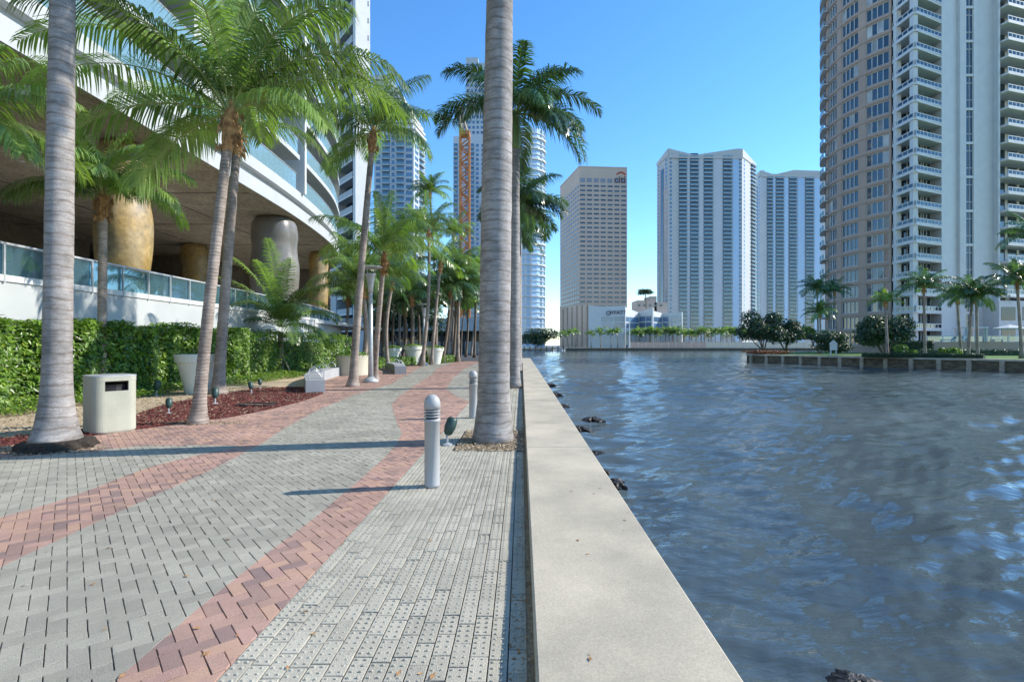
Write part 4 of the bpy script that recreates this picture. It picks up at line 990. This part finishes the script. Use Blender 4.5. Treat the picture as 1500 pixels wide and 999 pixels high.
# young palm with stakes
yb=G(411,549)
cm=crown('c',31,12,3.9,.85,.042,64,.6,'coco',[(D(185),D(64),4.6,D(62)),(D(200),D(76),4.6,D(45)),(D(-95),D(84),4.7,D(30)),(D(-20),D(62),4.4,D(75)),(D(-5),D(40),3.6,D(75)),(D(-15),D(15),3.0,D(60)),(D(188),D(28),3.2,D(80)),(D(-60),D(72),4.4,D(50))])
yp=palm('young_palm','young palm held by timber stakes between hedge and bench',(*yb,-.01),(yb[0],yb[1],2.3),.17,.15,None,'coco',custom=cm,boot=False,flare=1.2)
for a in (D(200),D(330),D(80)):
    mb=MB(); mb.tube([(math.cos(a)*.95,math.sin(a)*.95,0),(math.cos(a)*.14,math.sin(a)*.14,1.05)],.035,6); mb.build('stake',M['wood'],yp,local=True)
# grove behind (shared crowns)
grove=[(530,548,531,425,'coco_1','pale trunk palm half hidden behind the leaning palm by the lamp post'),
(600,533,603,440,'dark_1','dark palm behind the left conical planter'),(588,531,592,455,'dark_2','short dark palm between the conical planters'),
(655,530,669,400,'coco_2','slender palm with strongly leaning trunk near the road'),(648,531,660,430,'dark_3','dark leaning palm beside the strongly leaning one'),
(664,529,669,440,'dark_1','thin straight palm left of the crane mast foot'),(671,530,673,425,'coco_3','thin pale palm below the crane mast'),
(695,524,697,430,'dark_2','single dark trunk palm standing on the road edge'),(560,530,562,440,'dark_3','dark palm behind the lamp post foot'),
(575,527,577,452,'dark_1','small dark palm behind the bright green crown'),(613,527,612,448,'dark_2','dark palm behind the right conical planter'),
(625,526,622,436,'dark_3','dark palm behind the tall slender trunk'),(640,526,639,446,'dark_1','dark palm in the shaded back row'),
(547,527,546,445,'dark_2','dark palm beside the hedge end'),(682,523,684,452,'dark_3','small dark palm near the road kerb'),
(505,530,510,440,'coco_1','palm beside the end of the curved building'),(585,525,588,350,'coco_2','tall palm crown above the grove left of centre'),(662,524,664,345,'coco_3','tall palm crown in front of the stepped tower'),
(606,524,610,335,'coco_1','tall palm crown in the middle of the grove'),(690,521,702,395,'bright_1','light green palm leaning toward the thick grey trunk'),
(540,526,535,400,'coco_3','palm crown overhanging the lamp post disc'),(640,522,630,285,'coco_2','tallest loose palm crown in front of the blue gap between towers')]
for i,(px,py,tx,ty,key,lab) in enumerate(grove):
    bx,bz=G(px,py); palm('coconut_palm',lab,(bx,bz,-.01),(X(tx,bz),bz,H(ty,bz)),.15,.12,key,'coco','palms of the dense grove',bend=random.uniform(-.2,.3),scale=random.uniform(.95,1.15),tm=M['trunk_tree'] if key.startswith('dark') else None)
# right island palms
isp=[(1300,516,1297,445,'bright_1','short bright green palm in front of the brown round tower',66,.62),
(1355,516,1353,425,'dark_1','palm with orange fibre sheath in front of the corner balconies',66,.8),
(1418,517,1424,438,'dark_2','leaning palm left in the pair before the podium',64,.85),(1432,518,1430,440,'dark_3','straight palm right in the pair before the podium',63,.8),
(1408,512,1402,440,'dark_1','thick shaggy dark palm close to the terrace wall',72,.8),
(1497,519,1490,418,'dark_2','large palm at the right edge of the view on the lawn',60,.95),(1530,520,1515,350,'dark_3','tall palm leaning in from beyond the right edge',58,.9),
(1199,508,1197,428,'dark_1','tall palm left of the brown round tower',92,.95),(1203,508,1201,462,'coco_2','lower crowned palm left of the brown round tower',90,.8),
(1228,505,1222,430,'dark_3','palm with crown in front of the brown tower left edge',95,.75)]
for (px,py,tx,ty,key,lab,z,sc) in isp:
    palm('island_palm',lab,(X(px,z),z,0),(X(tx,z),z,H(ty,z)),.17,.13,key,'coco','palms on the lawn across the water',scale=sc*1.3,nring=12)
# far bank palms
random.seed(5)
far=[(824,491),(833,489),(843,488),(866,491),(880,488),(895,489),(905,488)]+[(x+random.uniform(-2.5,2.5),random.uniform(486,491)) for x in range(924,1104,5)]
for i,(px,ty) in enumerate(far):
    z=268+random.uniform(0,10); h=H(ty,z)
    palm('shore_palm','small palm in the row along the far bank quay',(X(px,z),z,0),(X(px,z)+random.uniform(-.5,.5),z,h),.22,.18,'far_%d'%(1+i%3),'coco','small palms along the far bank',scale=random.uniform(.95,1.3),boot=False,nring=4)
# ------------------------------------------------------------------ trees and shrubs
def bush(name,label,c,rx,ry,rz,n,size,mt,cat='shrub',zc=None,lobes=7,trunks=0,group=None):
    rt=root(name,(c[0],c[1],0),label,cat,group); cz=zc if zc is not None else rz*.8
    L_=[(random.uniform(-.6,.6)*rx,random.uniform(-.6,.6)*ry,cz+random.uniform(-.5,.5)*rz,random.uniform(.35,.6)) for _ in range(lobes)]
    def smp():
        l=random.choice(L_); v=Vector((random.gauss(0,1),random.gauss(0,1),random.gauss(0,1))).normalized(); q=random.uniform(.55,1.05)
        return (c[0]+l[0]+v.x*rx*l[3]*q,c[1]+l[1]+v.y*ry*l[3]*q,max(.05,l[2]+v.z*rz*l[3]*q)),v
    mb=MB(); leaf_cloud(mb,smp,n,size); mb.build('foliage',mt,rt)
    if trunks:
        mb=MB()
        for k in range(trunks):
            l=L_[k%lobes]; mb.tube([(c[0]+random.uniform(-.2,.2)+k*.15,c[1],0),(c[0]+l[0]*.45,c[1]+l[1]*.4,l[2]*.5),(c[0]+l[0],c[1]+l[1],l[2])],[.14,.09,.04],6)
        mb.build('trunk',M['trunk_tree'],rt)
    return rt
bush('broadleaf_tree','dark rounded tree at the tip of the island',(X(1117,86),86),3.8,3,3.0,6500,.26,M['leaf_dark'],'tree',H(478,86),11,5)
bush('broadleaf_tree','smaller dark tree right of the tree at the island tip',(X(1148,87),87),2.9,2.5,2.3,3800,.25,M['leaf_dark'],'tree',H(486,87),9,6)
bush('broadleaf_tree','wide dark green rounded tree before the brown round tower',(X(1293,74),74),4.2,3.2,2.7,7500,.24,M['leaf_dark'],'tree',H(484,74),12,4)
bush('shrub','bright yellow green shrub behind the dark island trees',(X(1190,100),100),5,2.5,1.8,3000,.28,M['leaf'],'shrub',H(489,100))
bush('shrub','dark clipped shrub mound left of the wide rounded tree',(X(1222,80),80),4.6,2.0,1.8,5000,.2,M['leaf_dark'],'shrub',H(501,80),9)
bush('shrub','white flowering spiky shrub behind the low hedge, left of the two',(X(1325,64),64),1.4,1,.8,1100,.18,M['leaf'],'shrub',.9)
bush('shrub','white flowering spiky shrub behind the low hedge, right of the two',(X(1390,62),62),1.3,1,.7,1000,.18,M['leaf'],'shrub',.8)
bush('flower_bed_plants','red and brown low flower bed at the island tip',(X(1133,81),82),4.2,1.2,.4,2600,.14,M['flower'],'flower bed',.35)
bush('grove_tree','broadleaf tree mixed into the palm grove near the crane',(X(672,62),62),3.4,3,3.0,5000,.2,M['leaf'],'tree',8.2,9,3)
bush('grove_tree','dark broadleaf tree filling the back of the grove',(X(590,72),72),7,3,3.0,6500,.26,M['leaf_dark'],'tree',6.0,12,4)
bush('riverside_tree','dark green tree behind the docks below the slim white tower',(X(786,230),230),10,4,4.2,5200,.5,M['leaf_dark'],'tree',H(494,230),9,4)
bush('roof_tree','lone spreading tree standing on the roof by the tall twin tower',(X(946,300),300),5.2,4,2.0,1400,.5,M['leaf_dark'],'tree',H(427,300),7,0)
mb=MB(); mb.tube([(X(947,300),300,H(452,300)),(X(945,300),300,H(427,300))],.3,6); mb.build('trunk',M['trunk_tree'],[o for o in bpy.data.objects if o.name=='roof_tree'][0])
rb=root('rooftop_block',(X(950,304),304,0),'plain beige block with stepped roof between the office tower and tall twin','building')
mb=MB(); z=306
for xa,xb,yt in ((933,952,440),(952,962,434),(959,978,443)): mb.box(X(xa,z),X(xb,z)-.02,z,z+14,0,H(yt,z)); 
mb.build('wall',M['citi_wall'],rb)
mb=MB(); z=305.7
for i_ in range(5): mb.box(X(935+i_*8,z),X(938+i_*8,z),z,z+.29,H(449,z),H(446,z))
mb.build('window',M['glass'],rb)
def lowhedge(name,label,p,q,wd,h,n,mt,sz=.1):
    rt=root(name,(p[0],p[1],0),label,'hedge'); mb=MB(); mb.seg(p,q,.1,wd-.1,0,h-.12); mb.build('branch_core',M['leaf_dark'],rt)
    dx,dy=q[0]-p[0],q[1]-p[1]; L=math.hypot(dx,dy); nx,ny=-dy/L,dx/L
    def smp():
        t=random.random()
        if random.random()<.6: return (p[0]+dx*t+nx*.05*random.random(),p[1]+dy*t+ny*.05*random.random(),random.uniform(.02,h)),(-nx,-ny,.2)
        s_=random.random()*wd; return (p[0]+dx*t+nx*s_,p[1]+dy*t+ny*s_,h+random.uniform(-.08,.05)),(0,0,1)
    mb=MB(); leaf_cloud(mb,smp,n,sz); mb.build('foliage',mt,rt); return rt
lowhedge('low_hedge','long low clipped hedge behind the island path',(X(1262,66),66),(X(1440,57),57),1.6,.55,4200,M['leaf_dark'],.09)
lowhedge('low_hedge','dark shrubbery strip at the foot of the pink terrace wall',(X(1350,77),77),(98,70),1.2,.9,3000,M['leaf_dark'],.12)
lowhedge('low_hedge','tall dark hedge below the first balconies of the white tower',(X(1300,84),84),(X(1368,82),82),1.5,2.2,2500,M['leaf_dark'],.14)
lowhedge('low_hedge','low planting edging the paving in front of the conical planters',G(560,537),G(668,530),1.6,.6,3500,M['leaf'],.09)
lowhedge('low_hedge','green strip of low planting beside the second arched bench',G(546,545),G(560,538),2.2,.5,1200,M['leaf'],.09)

# ------------------------------------------------------------------ street furniture
def bollard(px,py,label):
    x,z=G(px,py); rt=root('bollard',(x,z,0),label,'bollard','grey round topped bollards by the sea wall')
    mb=MB(); mb.lathe((0,0,0),[(.088,0),(.088,.03),(.086,.035),(.086,.73),(.093,.735),(.094,.765)],32); mb.build('post',M['bollard'],rt,True,local=True)
    mb=MB(); mb.lathe((0,0,0),[(.068,.766),(.068,.875)],24); mb.build('lamp_core',M['black'],rt,True,local=True)
    for k in range(3): mb=MB(); h=.785+k*.032; mb.lathe((0,0,0),[(.062,h),(.092,h+.002),(.092,h+.016),(.062,h+.02)],32); mb.build('louvre',M['bollard'],rt,False,local=True)
    mb=MB(); mb.lathe((0,0,.876),[(.093,0),(.093,.055)]+[(.093*math.cos(R(a)),.055+.11*math.sin(R(a))) for a in range(10,91,10)],32); mb.build('dome',M['bollard'],rt,True,local=True)
    return rt
bollard(633,712,'nearest grey domed bollard on the tactile paving, casting a long shadow')
b2=bollard(693,612,'grey domed bollard just left of the thick palm trunk')
for z,lab in ((22,'third grey bollard, beyond the thick palm trunk'),(33,'fourth grey bollard far along the sea wall')):
    c=copy_tree(b2); c.location=(wx(-1.05,z),z,0); c['label']=lab
def spot(px,py,label,h=.36,rot=0):
    x,z=G(px,py); rt=root('garden_spotlight',(x,z,0),label,'spotlight','green garden spotlights at the palms')
    mb=MB(); mb.tube([(0,0,0),(0,0,.14)],.018,8); mb.lathe((0,0,0),[(.07,0),(.07,.02),(.03,.035)],16); mb.build('stake',M['galv'],rt,local=True)
    mb=MB(); d=Vector((math.cos(rot)*.35,math.sin(rot)*.35,.93)).normalized(); c=Vector((0,0,.14)); mb.tube([c,c+d*.03,c+d*.12,c+d*.22,c+d*.25],[.03,.06,.078,.072,.05],14); mb.build('lamp_head',M['lamp_green'],rt,True,local=True)
    rt.scale=(h/.36,)*3; return rt
spot(655,652,'green spotlight aimed at the thick palm in the square pit',.42,.4)
spot(247,606,'leftmost upright spotlight in the red mulch',.34,2)
spot(315,592,'spotlight beside the leaning slim palm foot',.42,2)
spot(368,576,'spotlight in the middle of the mulch bed',.36,2.4)
spot(381,569,'spotlight nearest the staked young palm',.33,2.2)
spot(229,580,'spotlight lying low in the ground cover by the hedge',.45,-.5)
# litter bin
bx,bz=G(161,631); lb_=root('litter_bin',(bx,bz,0),'beige concrete litter bin with dark slot at the mulch edge','litter bin')
def rrect(w_,d_,r,n=8):
    P=[]
    for (cx,cy,a0) in ((w_-r,d_-r,0),(-w_+r,d_-r,90),(-w_+r,-d_+r,180),(w_-r,-d_+r,270)):
        for k in range(n+1): a=R(a0+90*k/n); P.append((cx+r*math.cos(a),cy+r*math.sin(a)))
    return P
def rr_loft(mb,levels,r=.12):
    rings=[[(x,y,z) for x,y in rrect(w_,d_,r)] for (w_,d_,z) in levels]; n=len(rings[0]); V=[p for q in rings for p in q]; Fc=[tuple(reversed(range(n))),tuple(range(n*(len(rings)-1),n*len(rings)))]
    for i in range(len(rings)-1):
        for k in range(n): Fc.append((i*n+k,i*n+(k+1)%n,(i+1)*n+(k+1)%n,(i+1)*n+k))
    mb.add(V,Fc)
mb=MB(); rr_loft(mb,[(.33,.32,0),(.345,.335,.03),(.345,.335,.72)],.165); body=mb.build('body',M['bin'],lb_,local=True)
# upper ring with the opening on the front-right
mb=MB()
P=rrect(.345,.335,.165); 
mb.prism(rrect(.348,.338,.165),.94,1.02)
n=len(P)
for k in range(n):
    p,q=P[k],P[(k+1)%n]; mx_,my_=(p[0]+q[0])/2,(p[1]+q[1])/2
    if my_<-.33 and abs(mx_)<.16: 
        mb.seg((-.18,-.335),(.18,-.335),0,.03,.72,.76); continue
    mb.seg(p,q,0,.03,.721,.939)
mb.build('hood',M['bin'],lb_,local=True)
mb=MB(); mb.lathe((0,0,.725),[(.28,0),(.28,.1),(.30,.15),(.22,.13)],20,wob=lambda a,z:1+.05*math.sin(7*a)); mb.build('liner',M['black'],lb_,local=True)
mb=MB(); mb.prism(rrect(.351,.341,.165),1.0205,1.045); mb.build('lid_rim',M['galv'],lb_,local=True)
lb_.rotation_euler=(0,0,R(56))
# planters
def planter(px,py,rt_,rb_,h,label,mt='planter_white',plant=True,z=None,rim=.1):
    x,z_=G(px,py) if z is None else (X(px,z),z); r_=root('planter',(x,z_,0),label,'planter','round planters along the beds')
    mb=MB(); mb.lathe((0,0,0),[(rb_,0),(rb_+(rt_-rb_)*.80,h*.80),(rt_-.0,h*.81),(rt_+.02,h),(rt_-.06,h),(rt_-.1,h*.9)],36); mb.build('pot',M[mt],r_,False,local=True)
    mb=MB(); mb.lathe((0,0,h*.9),[(rt_-.09,-.02),(rt_-.09,.0)],24); mb.build('soil',M['soil'],r_,local=True)
    if plant:
        def smp():
            a=random.random()*6.28; q=math.sqrt(random.random())*rt_*1.05; return (q*math.cos(a),q*math.sin(a),h*.92+random.random()*.35*(1.2-q/rt_*.8)),(math.cos(a),math.sin(a),.6)
        mb=MB(); leaf_cloud(mb,smp,900,.07); mb.build('plant',M['leaf'],r_,local=True)
    return r_
planter(290,576,.66,.36,1.28,'white conical planter behind the crossed palm trunks',plant=False)
planter(82,582,.52,.34,1.15,'white planter hidden behind the thick left palm trunk',plant=False)
planter(517,549,.86,.80,1.05,'wide beige drum planter beyond the arched bench','planter_beige')
planter(575,534,.75,.45,1.35,'white conical planter leftmost in the row before the grove')
planter(605,533.5,.80,.45,1.5,'white conical planter in the middle of the row, under the tall palm')
planter(637,533,.75,.45,1.35,'white conical planter rightmost in the row, by the slender trunks')
# benches with arched metal dividers
def arched_bench(path,label,wd=.45,h=.43,n=5):
    x0,y0=path[0]; rt=root('arched_bench',(x0,y0,0),label,'bench','low wall benches with arched metal dividers'); P=catmull(path,4); mb=MB()
    for p,q in zip(P,P[1:]): mb.seg(p,q,0,wd,0,h)
    mb.build('seat_wall',M['bench'],rt)
    tot=sum(math.dist(a,b) for a,b in zip(P,P[1:])); 
    for k in range(n):
        s_=tot*(k+.12)/n*.95; 
        for p,q in zip(P,P[1:]):
            d=math.dist(p,q)
            if s_<=d: break
            s_-=d
        c=lerp(p,q,s_/d); dx,dy=(q[0]-p[0])/d,(q[1]-p[1])/d; nx,ny=-dy,dx
        mb=MB(); mb.tube([(c[0]+nx*(wd/2+.19*math.cos(a)),c[1]+ny*(wd/2+.19*math.cos(a)),h+.27*max(0,math.sin(a))) for a in [math.pi*i/12 for i in range(13)]],.018,6)
        mb.build('arch_divider',M['metal'],rt,True)
    return rt
arched_bench([G(476,575),G(470,565),G(476,557),G(495,551),G(509,547.5)],'curved grey bench with metal arches at the end of the mulch bed',.6,.43,6)
arched_bench([G(595,548),G(590,543),G(578,540)],'short grey bench with metal arches near the conical planters',.6,.43,3)
# drain cover in mulch
dx_,dz_=G(375,594); mb=MB(); mb.box(dx_-.42,dx_+.42,dz_-.28,dz_-.2,.01,.05);mb.box(dx_-.42,dx_+.42,dz_+.2,dz_+.28,.01,.05);mb.box(dx_-.42,dx_-.34,dz_-.2,dz_+.2,.01,.05);mb.box(dx_+.34,dx_+.42,dz_-.2,dz_+.2,.01,.05)
dr=root('drain_box',(dx_,dz_,0),'square dark drain box with pale centre sunk in the red mulch','drain'); mb.build('frame',M['black'],dr)
mb=MB(); mb.box(dx_-.34,dx_+.34,dz_-.2,dz_+.2,.0,.018); mb.build('cover',M['concrete'],dr)
# lamp posts
def lamp(px,py,ytop,label):
    x,z=G(px,py); h=H(ytop,z); rt=root('lamp_post',(x,z,0),label,'lamp post','grey disc topped lamp posts')
    mb=MB(); mb.lathe((0,0,0),[(.33,0),(.33,.10),(.22,.16),(.13,.24)],20); mb.build('base',M['galv'],rt,True,local=True)
    mb=MB(); mb.lathe((0,0,0),[(.115,.2),(.095,1.5),(.085,h-1.1)],16); mb.build('pole',M['galv'],rt,True,local=True)
    mb=MB(); mb.lathe((0,0,h),[(.09,-1.1),(.12,-.75),(.20,-.35),(.24,-.30),(.24,-.27)],16); mb.build('lantern',M['galv'],rt,True,local=True)
    mb=MB(); 
    for k in range(3): a=k*2.09; mb.tube([(.18*math.cos(a),.18*math.sin(a),h-.28),(.24*math.cos(a),.24*math.sin(a),h-.03)],.015,5)
    mb.build('bracket',M['galv'],rt,local=True)
    mb=MB(); mb.lathe((0,0,h),[(.42,-.03),(.50,.0),(.50,.03),(.1,.08)],28); mb.build('disc',M['metal'],rt,False,local=True)
lamp(543,560,392,'tall grey lamp post with flat disc top beside the leaning palm')
lamp(621,535,446,'smaller looking lamp post deep in the grove')
# rocks at the wall
random.seed(3)
def rock(px,py,r,label):
    z=F*(CH-WL)/(py-HY); x=X(px,z); rt_=MB(); ph=[random.random()*6 for _ in range(6)]
    prof=[(r*.9,-.25),(r,.0),(r*.97,r*.13),(r*.84,r*.24),(r*.72,r*.36),(r*.5,r*.44),(r*.3,r*.54),(r*.1,r*.52)]
    rt_.lathe((0,0,0),prof,26,wob=lambda a,zz:1+.22*math.sin(2*a+ph[0])+.18*math.sin(3*a+ph[1]+zz*9)+.14*math.sin(7*a+ph[2]+zz*24)+.12*math.sin(11*a+ph[3]+zz*33)+random.uniform(-.09,.09))
    o=rt_.build('rock',M['rock']); o.location=(x,z,WL-.02); tag(o,label,'rock','dark rocks at the foot of the sea wall')
for px,py,r,l in ((868,616,.33,'dark rock standing clear of the wall left of mid water'),(850,632,.38,'dark rock hugging the wall just below the clear standing rock'),(876,668,.28,'dark rock by the wall level with the cap joint'),(902,708,.22,'small dark rocks awash below the cap joint'),(885,690,.13,'tiny rock tip between two wall rocks'),(1256,1008,.22,'wet black rock breaking the surface at the bottom edge'),(813,580,.45,'distant rock against the wall, second from the far end'),(806,566,.45,'most distant rock against the wall'),(826,597,.34,'rock against the wall above the clear standing rock')):
    rock(px,py,r,l)
# wall path to docks, boats
dk=root('timber_dock',(12,232,0),'low timber docks with piles at the far left bank','dock')
mb=MB(); mb.box(2,25,236,238,-.5,-.2); mb.box(2,26,250,252,-.5,-.2); mb.build('deck',M['concrete'],dk)
for i in range(9): mb=MB(); xx=3+i*2.6; mb.box(xx-.2,xx+.2,235.6,236,-2,1.0); mb.build('pile',M['trunk_tree'],dk)
def boat(px,z,L_,label):
    x=X(px,z); rt=root('motor_boat',(x,z,WL),label,'boat','white motor boats at the far docks')
    mb=MB(); P=[(-L_/2,-1.2),(L_*.25,-1.2),(L_/2,0),(L_*.25,1.2),(-L_/2,1.2)]; Q=[(a*.9,b*.75) for a,b in P]; n=5
    mb.add([(a,b,-.2) for a,b in Q]+[(a,b,1.0) for a,b in P],[tuple(reversed(range(5))),tuple(range(5,10))]+[(i,(i+1)%5,5+(i+1)%5,5+i) for i in range(5)]); mb.build('hull',M['hull'],rt,local=True)
    mb=MB(); mb.box(-L_*.2,L_*.15,-.8,.8,1.0,1.9); mb.build('cabin',M['hull'],rt,local=True)
    mb=MB(); mb.box(-L_*.19,L_*.152,-.82,.82,1.3,1.6); mb.build('window',M['glass'],rt,local=True)
    mb=MB(); mb.box(-L_*.25,L_*.1,-.9,.9,2.3,2.4); 
    for sx in(-L_*.22,L_*.07): mb.box(sx-.04,sx+.04,-.8,.8,1.9,2.3)
    mb.build('canopy',M['hull'],rt,local=True)
boat(803,240,8,'white motor boat with canopy moored in the middle of the docks'); boat(818,244,7,'white motor boat moored rightmost at the docks'); boat(785,241,7,'white motor boat moored leftmost at the docks')
# channel marker + far wall hoarding
mk=root('channel_marker',(X(918,215),215,WL),'thin dark channel marker post in the water before the far quay','marker post')
mb=MB(); mb.tube([(0,0,-1),(0,0,2.6)],.18,8); mb.build('pile',M['black'],mk,local=True)
mb=MB(); mb.box(-.4,.4,-.25,-.19,2.0,2.7); mb.build('board',M['lamp_green'],mk,local=True)
fl=root('flagpole',(X(922,262),262,0),'tall white pole on the far quay before the zigzag building','pole')
mb=MB(); mb.tube([(0,0,0),(0,0,15)],[.3,.2],8); mb.build('mast',M['white_paint'],fl,local=True); mb=MB(); mb.lathe((0,0,15),[(.3,0),(.3,.3),(.1,.5)],8); mb.build('cap',M['white_paint'],fl,local=True)
fw=root('site_hoarding',(X(925,263),263,0),'long pale hoarding with posts behind the far quay','fence')
for i in range(24):
    a=(X(924,264)+i*3.9,264); mb=MB(); mb.box(a[0],a[0]+3.8,264,264.1,.1,2.9); o=mb.build('panel',M['planter_beige'] if i>9 else M['pink_wall'],fw)
for i in range(25): mb=MB(); xx=X(924,264)+i*3.9-.05; mb.box(xx-.1,xx+.1,263.8,264,.0,3.2); mb.build('post',M['white_paint'],fw)
# small white sign house on the island lawn
sx,sz=X(1221,75),75; sg=root('white_sign_box',(sx,sz,0),'small white gabled sign box on the island lawn','sign')
mb=MB(); mb.box(-.5,.5,-.08,.08,.8,1.7); mb.prism([(-.6,-.1),(.6,-.1),(.6,.1),(-.6,.1)],1.7,1.78); mb.add([(-.55,-.09,1.78),(.55,-.09,1.78),(0,-.09,2.3),(-.55,.09,1.78),(.55,.09,1.78),(0,.09,2.3)],[(0,1,2),(5,4,3),(0,2,5,3),(1,4,5,2)]); mb.build('board',M['white_paint'],sg,local=True)
for s_ in(-.4,.4): mb=MB(); mb.box(s_-.06,s_+.06,-.06,.06,0,.8); mb.build('post',M['white_paint'],sg,local=True)
# person walking by the road
def person(px,py,label):
    x,z=G(px,py); me=bpy.data.meshes.new('body')
    J=[((0,0,.95),.13),((0,0,1.15),.13),((0,0,1.38),.15),((0,0,1.5),.06),((0,0,1.56),.075),((0,0,1.68),.10),((.09,0,.90),.10),((.10,.12,.50),.065),((.10,.02,.08),.045),((.10,-.12,.03),.04),((-.09,0,.90),.10),((-.10,-.16,.50),.065),((-.10,.02,.12),.045),((-.10,-.10,.05),.04),
       ((.19,0,1.40),.065),((.24,.06,1.14),.045),((.22,-.08,.92),.035),((-.19,0,1.40),.065),((-.24,.04,1.14),.045),((-.22,-.14,.94),.035)]
    E=[(0,1),(1,2),(2,3),(3,4),(4,5),(0,6),(6,7),(7,8),(8,9),(0,10),(10,11),(11,12),(12,13),(2,14),(14,15),(15,16),(2,17),(17,18),(18,19)]
    me.from_pydata([j[0] for j in J],E,[]); o=bpy.data.objects.new('body',me); C.objects.link(o)
    sk=o.modifiers.new('s','SKIN'); 
    for i,j in enumerate(J): me.skin_vertices[0].data[i].radius=(j[1],j[1]*.8)
    me.skin_vertices[0].data[0].use_root=True
    o.modifiers.new('u','SUBSURF').levels=1; o.modifiers['u'].render_levels=1
    dg=bpy.context.evaluated_depsgraph_get(); m2=bpy.data.meshes.new_from_object(o.evaluated_get(dg)); bpy.data.objects.remove(o)
    for mm in (M['skin'],M['white_paint'],M['sign_dark']): m2.materials.append(mm)
    for p in m2.polygons:
        c=p.center; p.material_index=1 if (.95<c.z<1.47) else (2 if c.z<=.95 and abs(c.x)<.2 else 0); p.use_smooth=True
    rt=root('person',(x,z,0),label,'person'); b=bpy.data.objects.new('body',m2); C.objects.link(b); b.parent=rt
    mb=MB(); mb.lathe((0,.01,1.66),[(.09,-.02),(.105,.04),(.09,.10),(.03,.13)],12); mb.build('hair',M['black'],rt,True,local=True)
M['skin']=mat('skin',(.45,.28,.20),.6)
person(704,527,'person in white top and dark trousers walking beside the thick palm trunk')
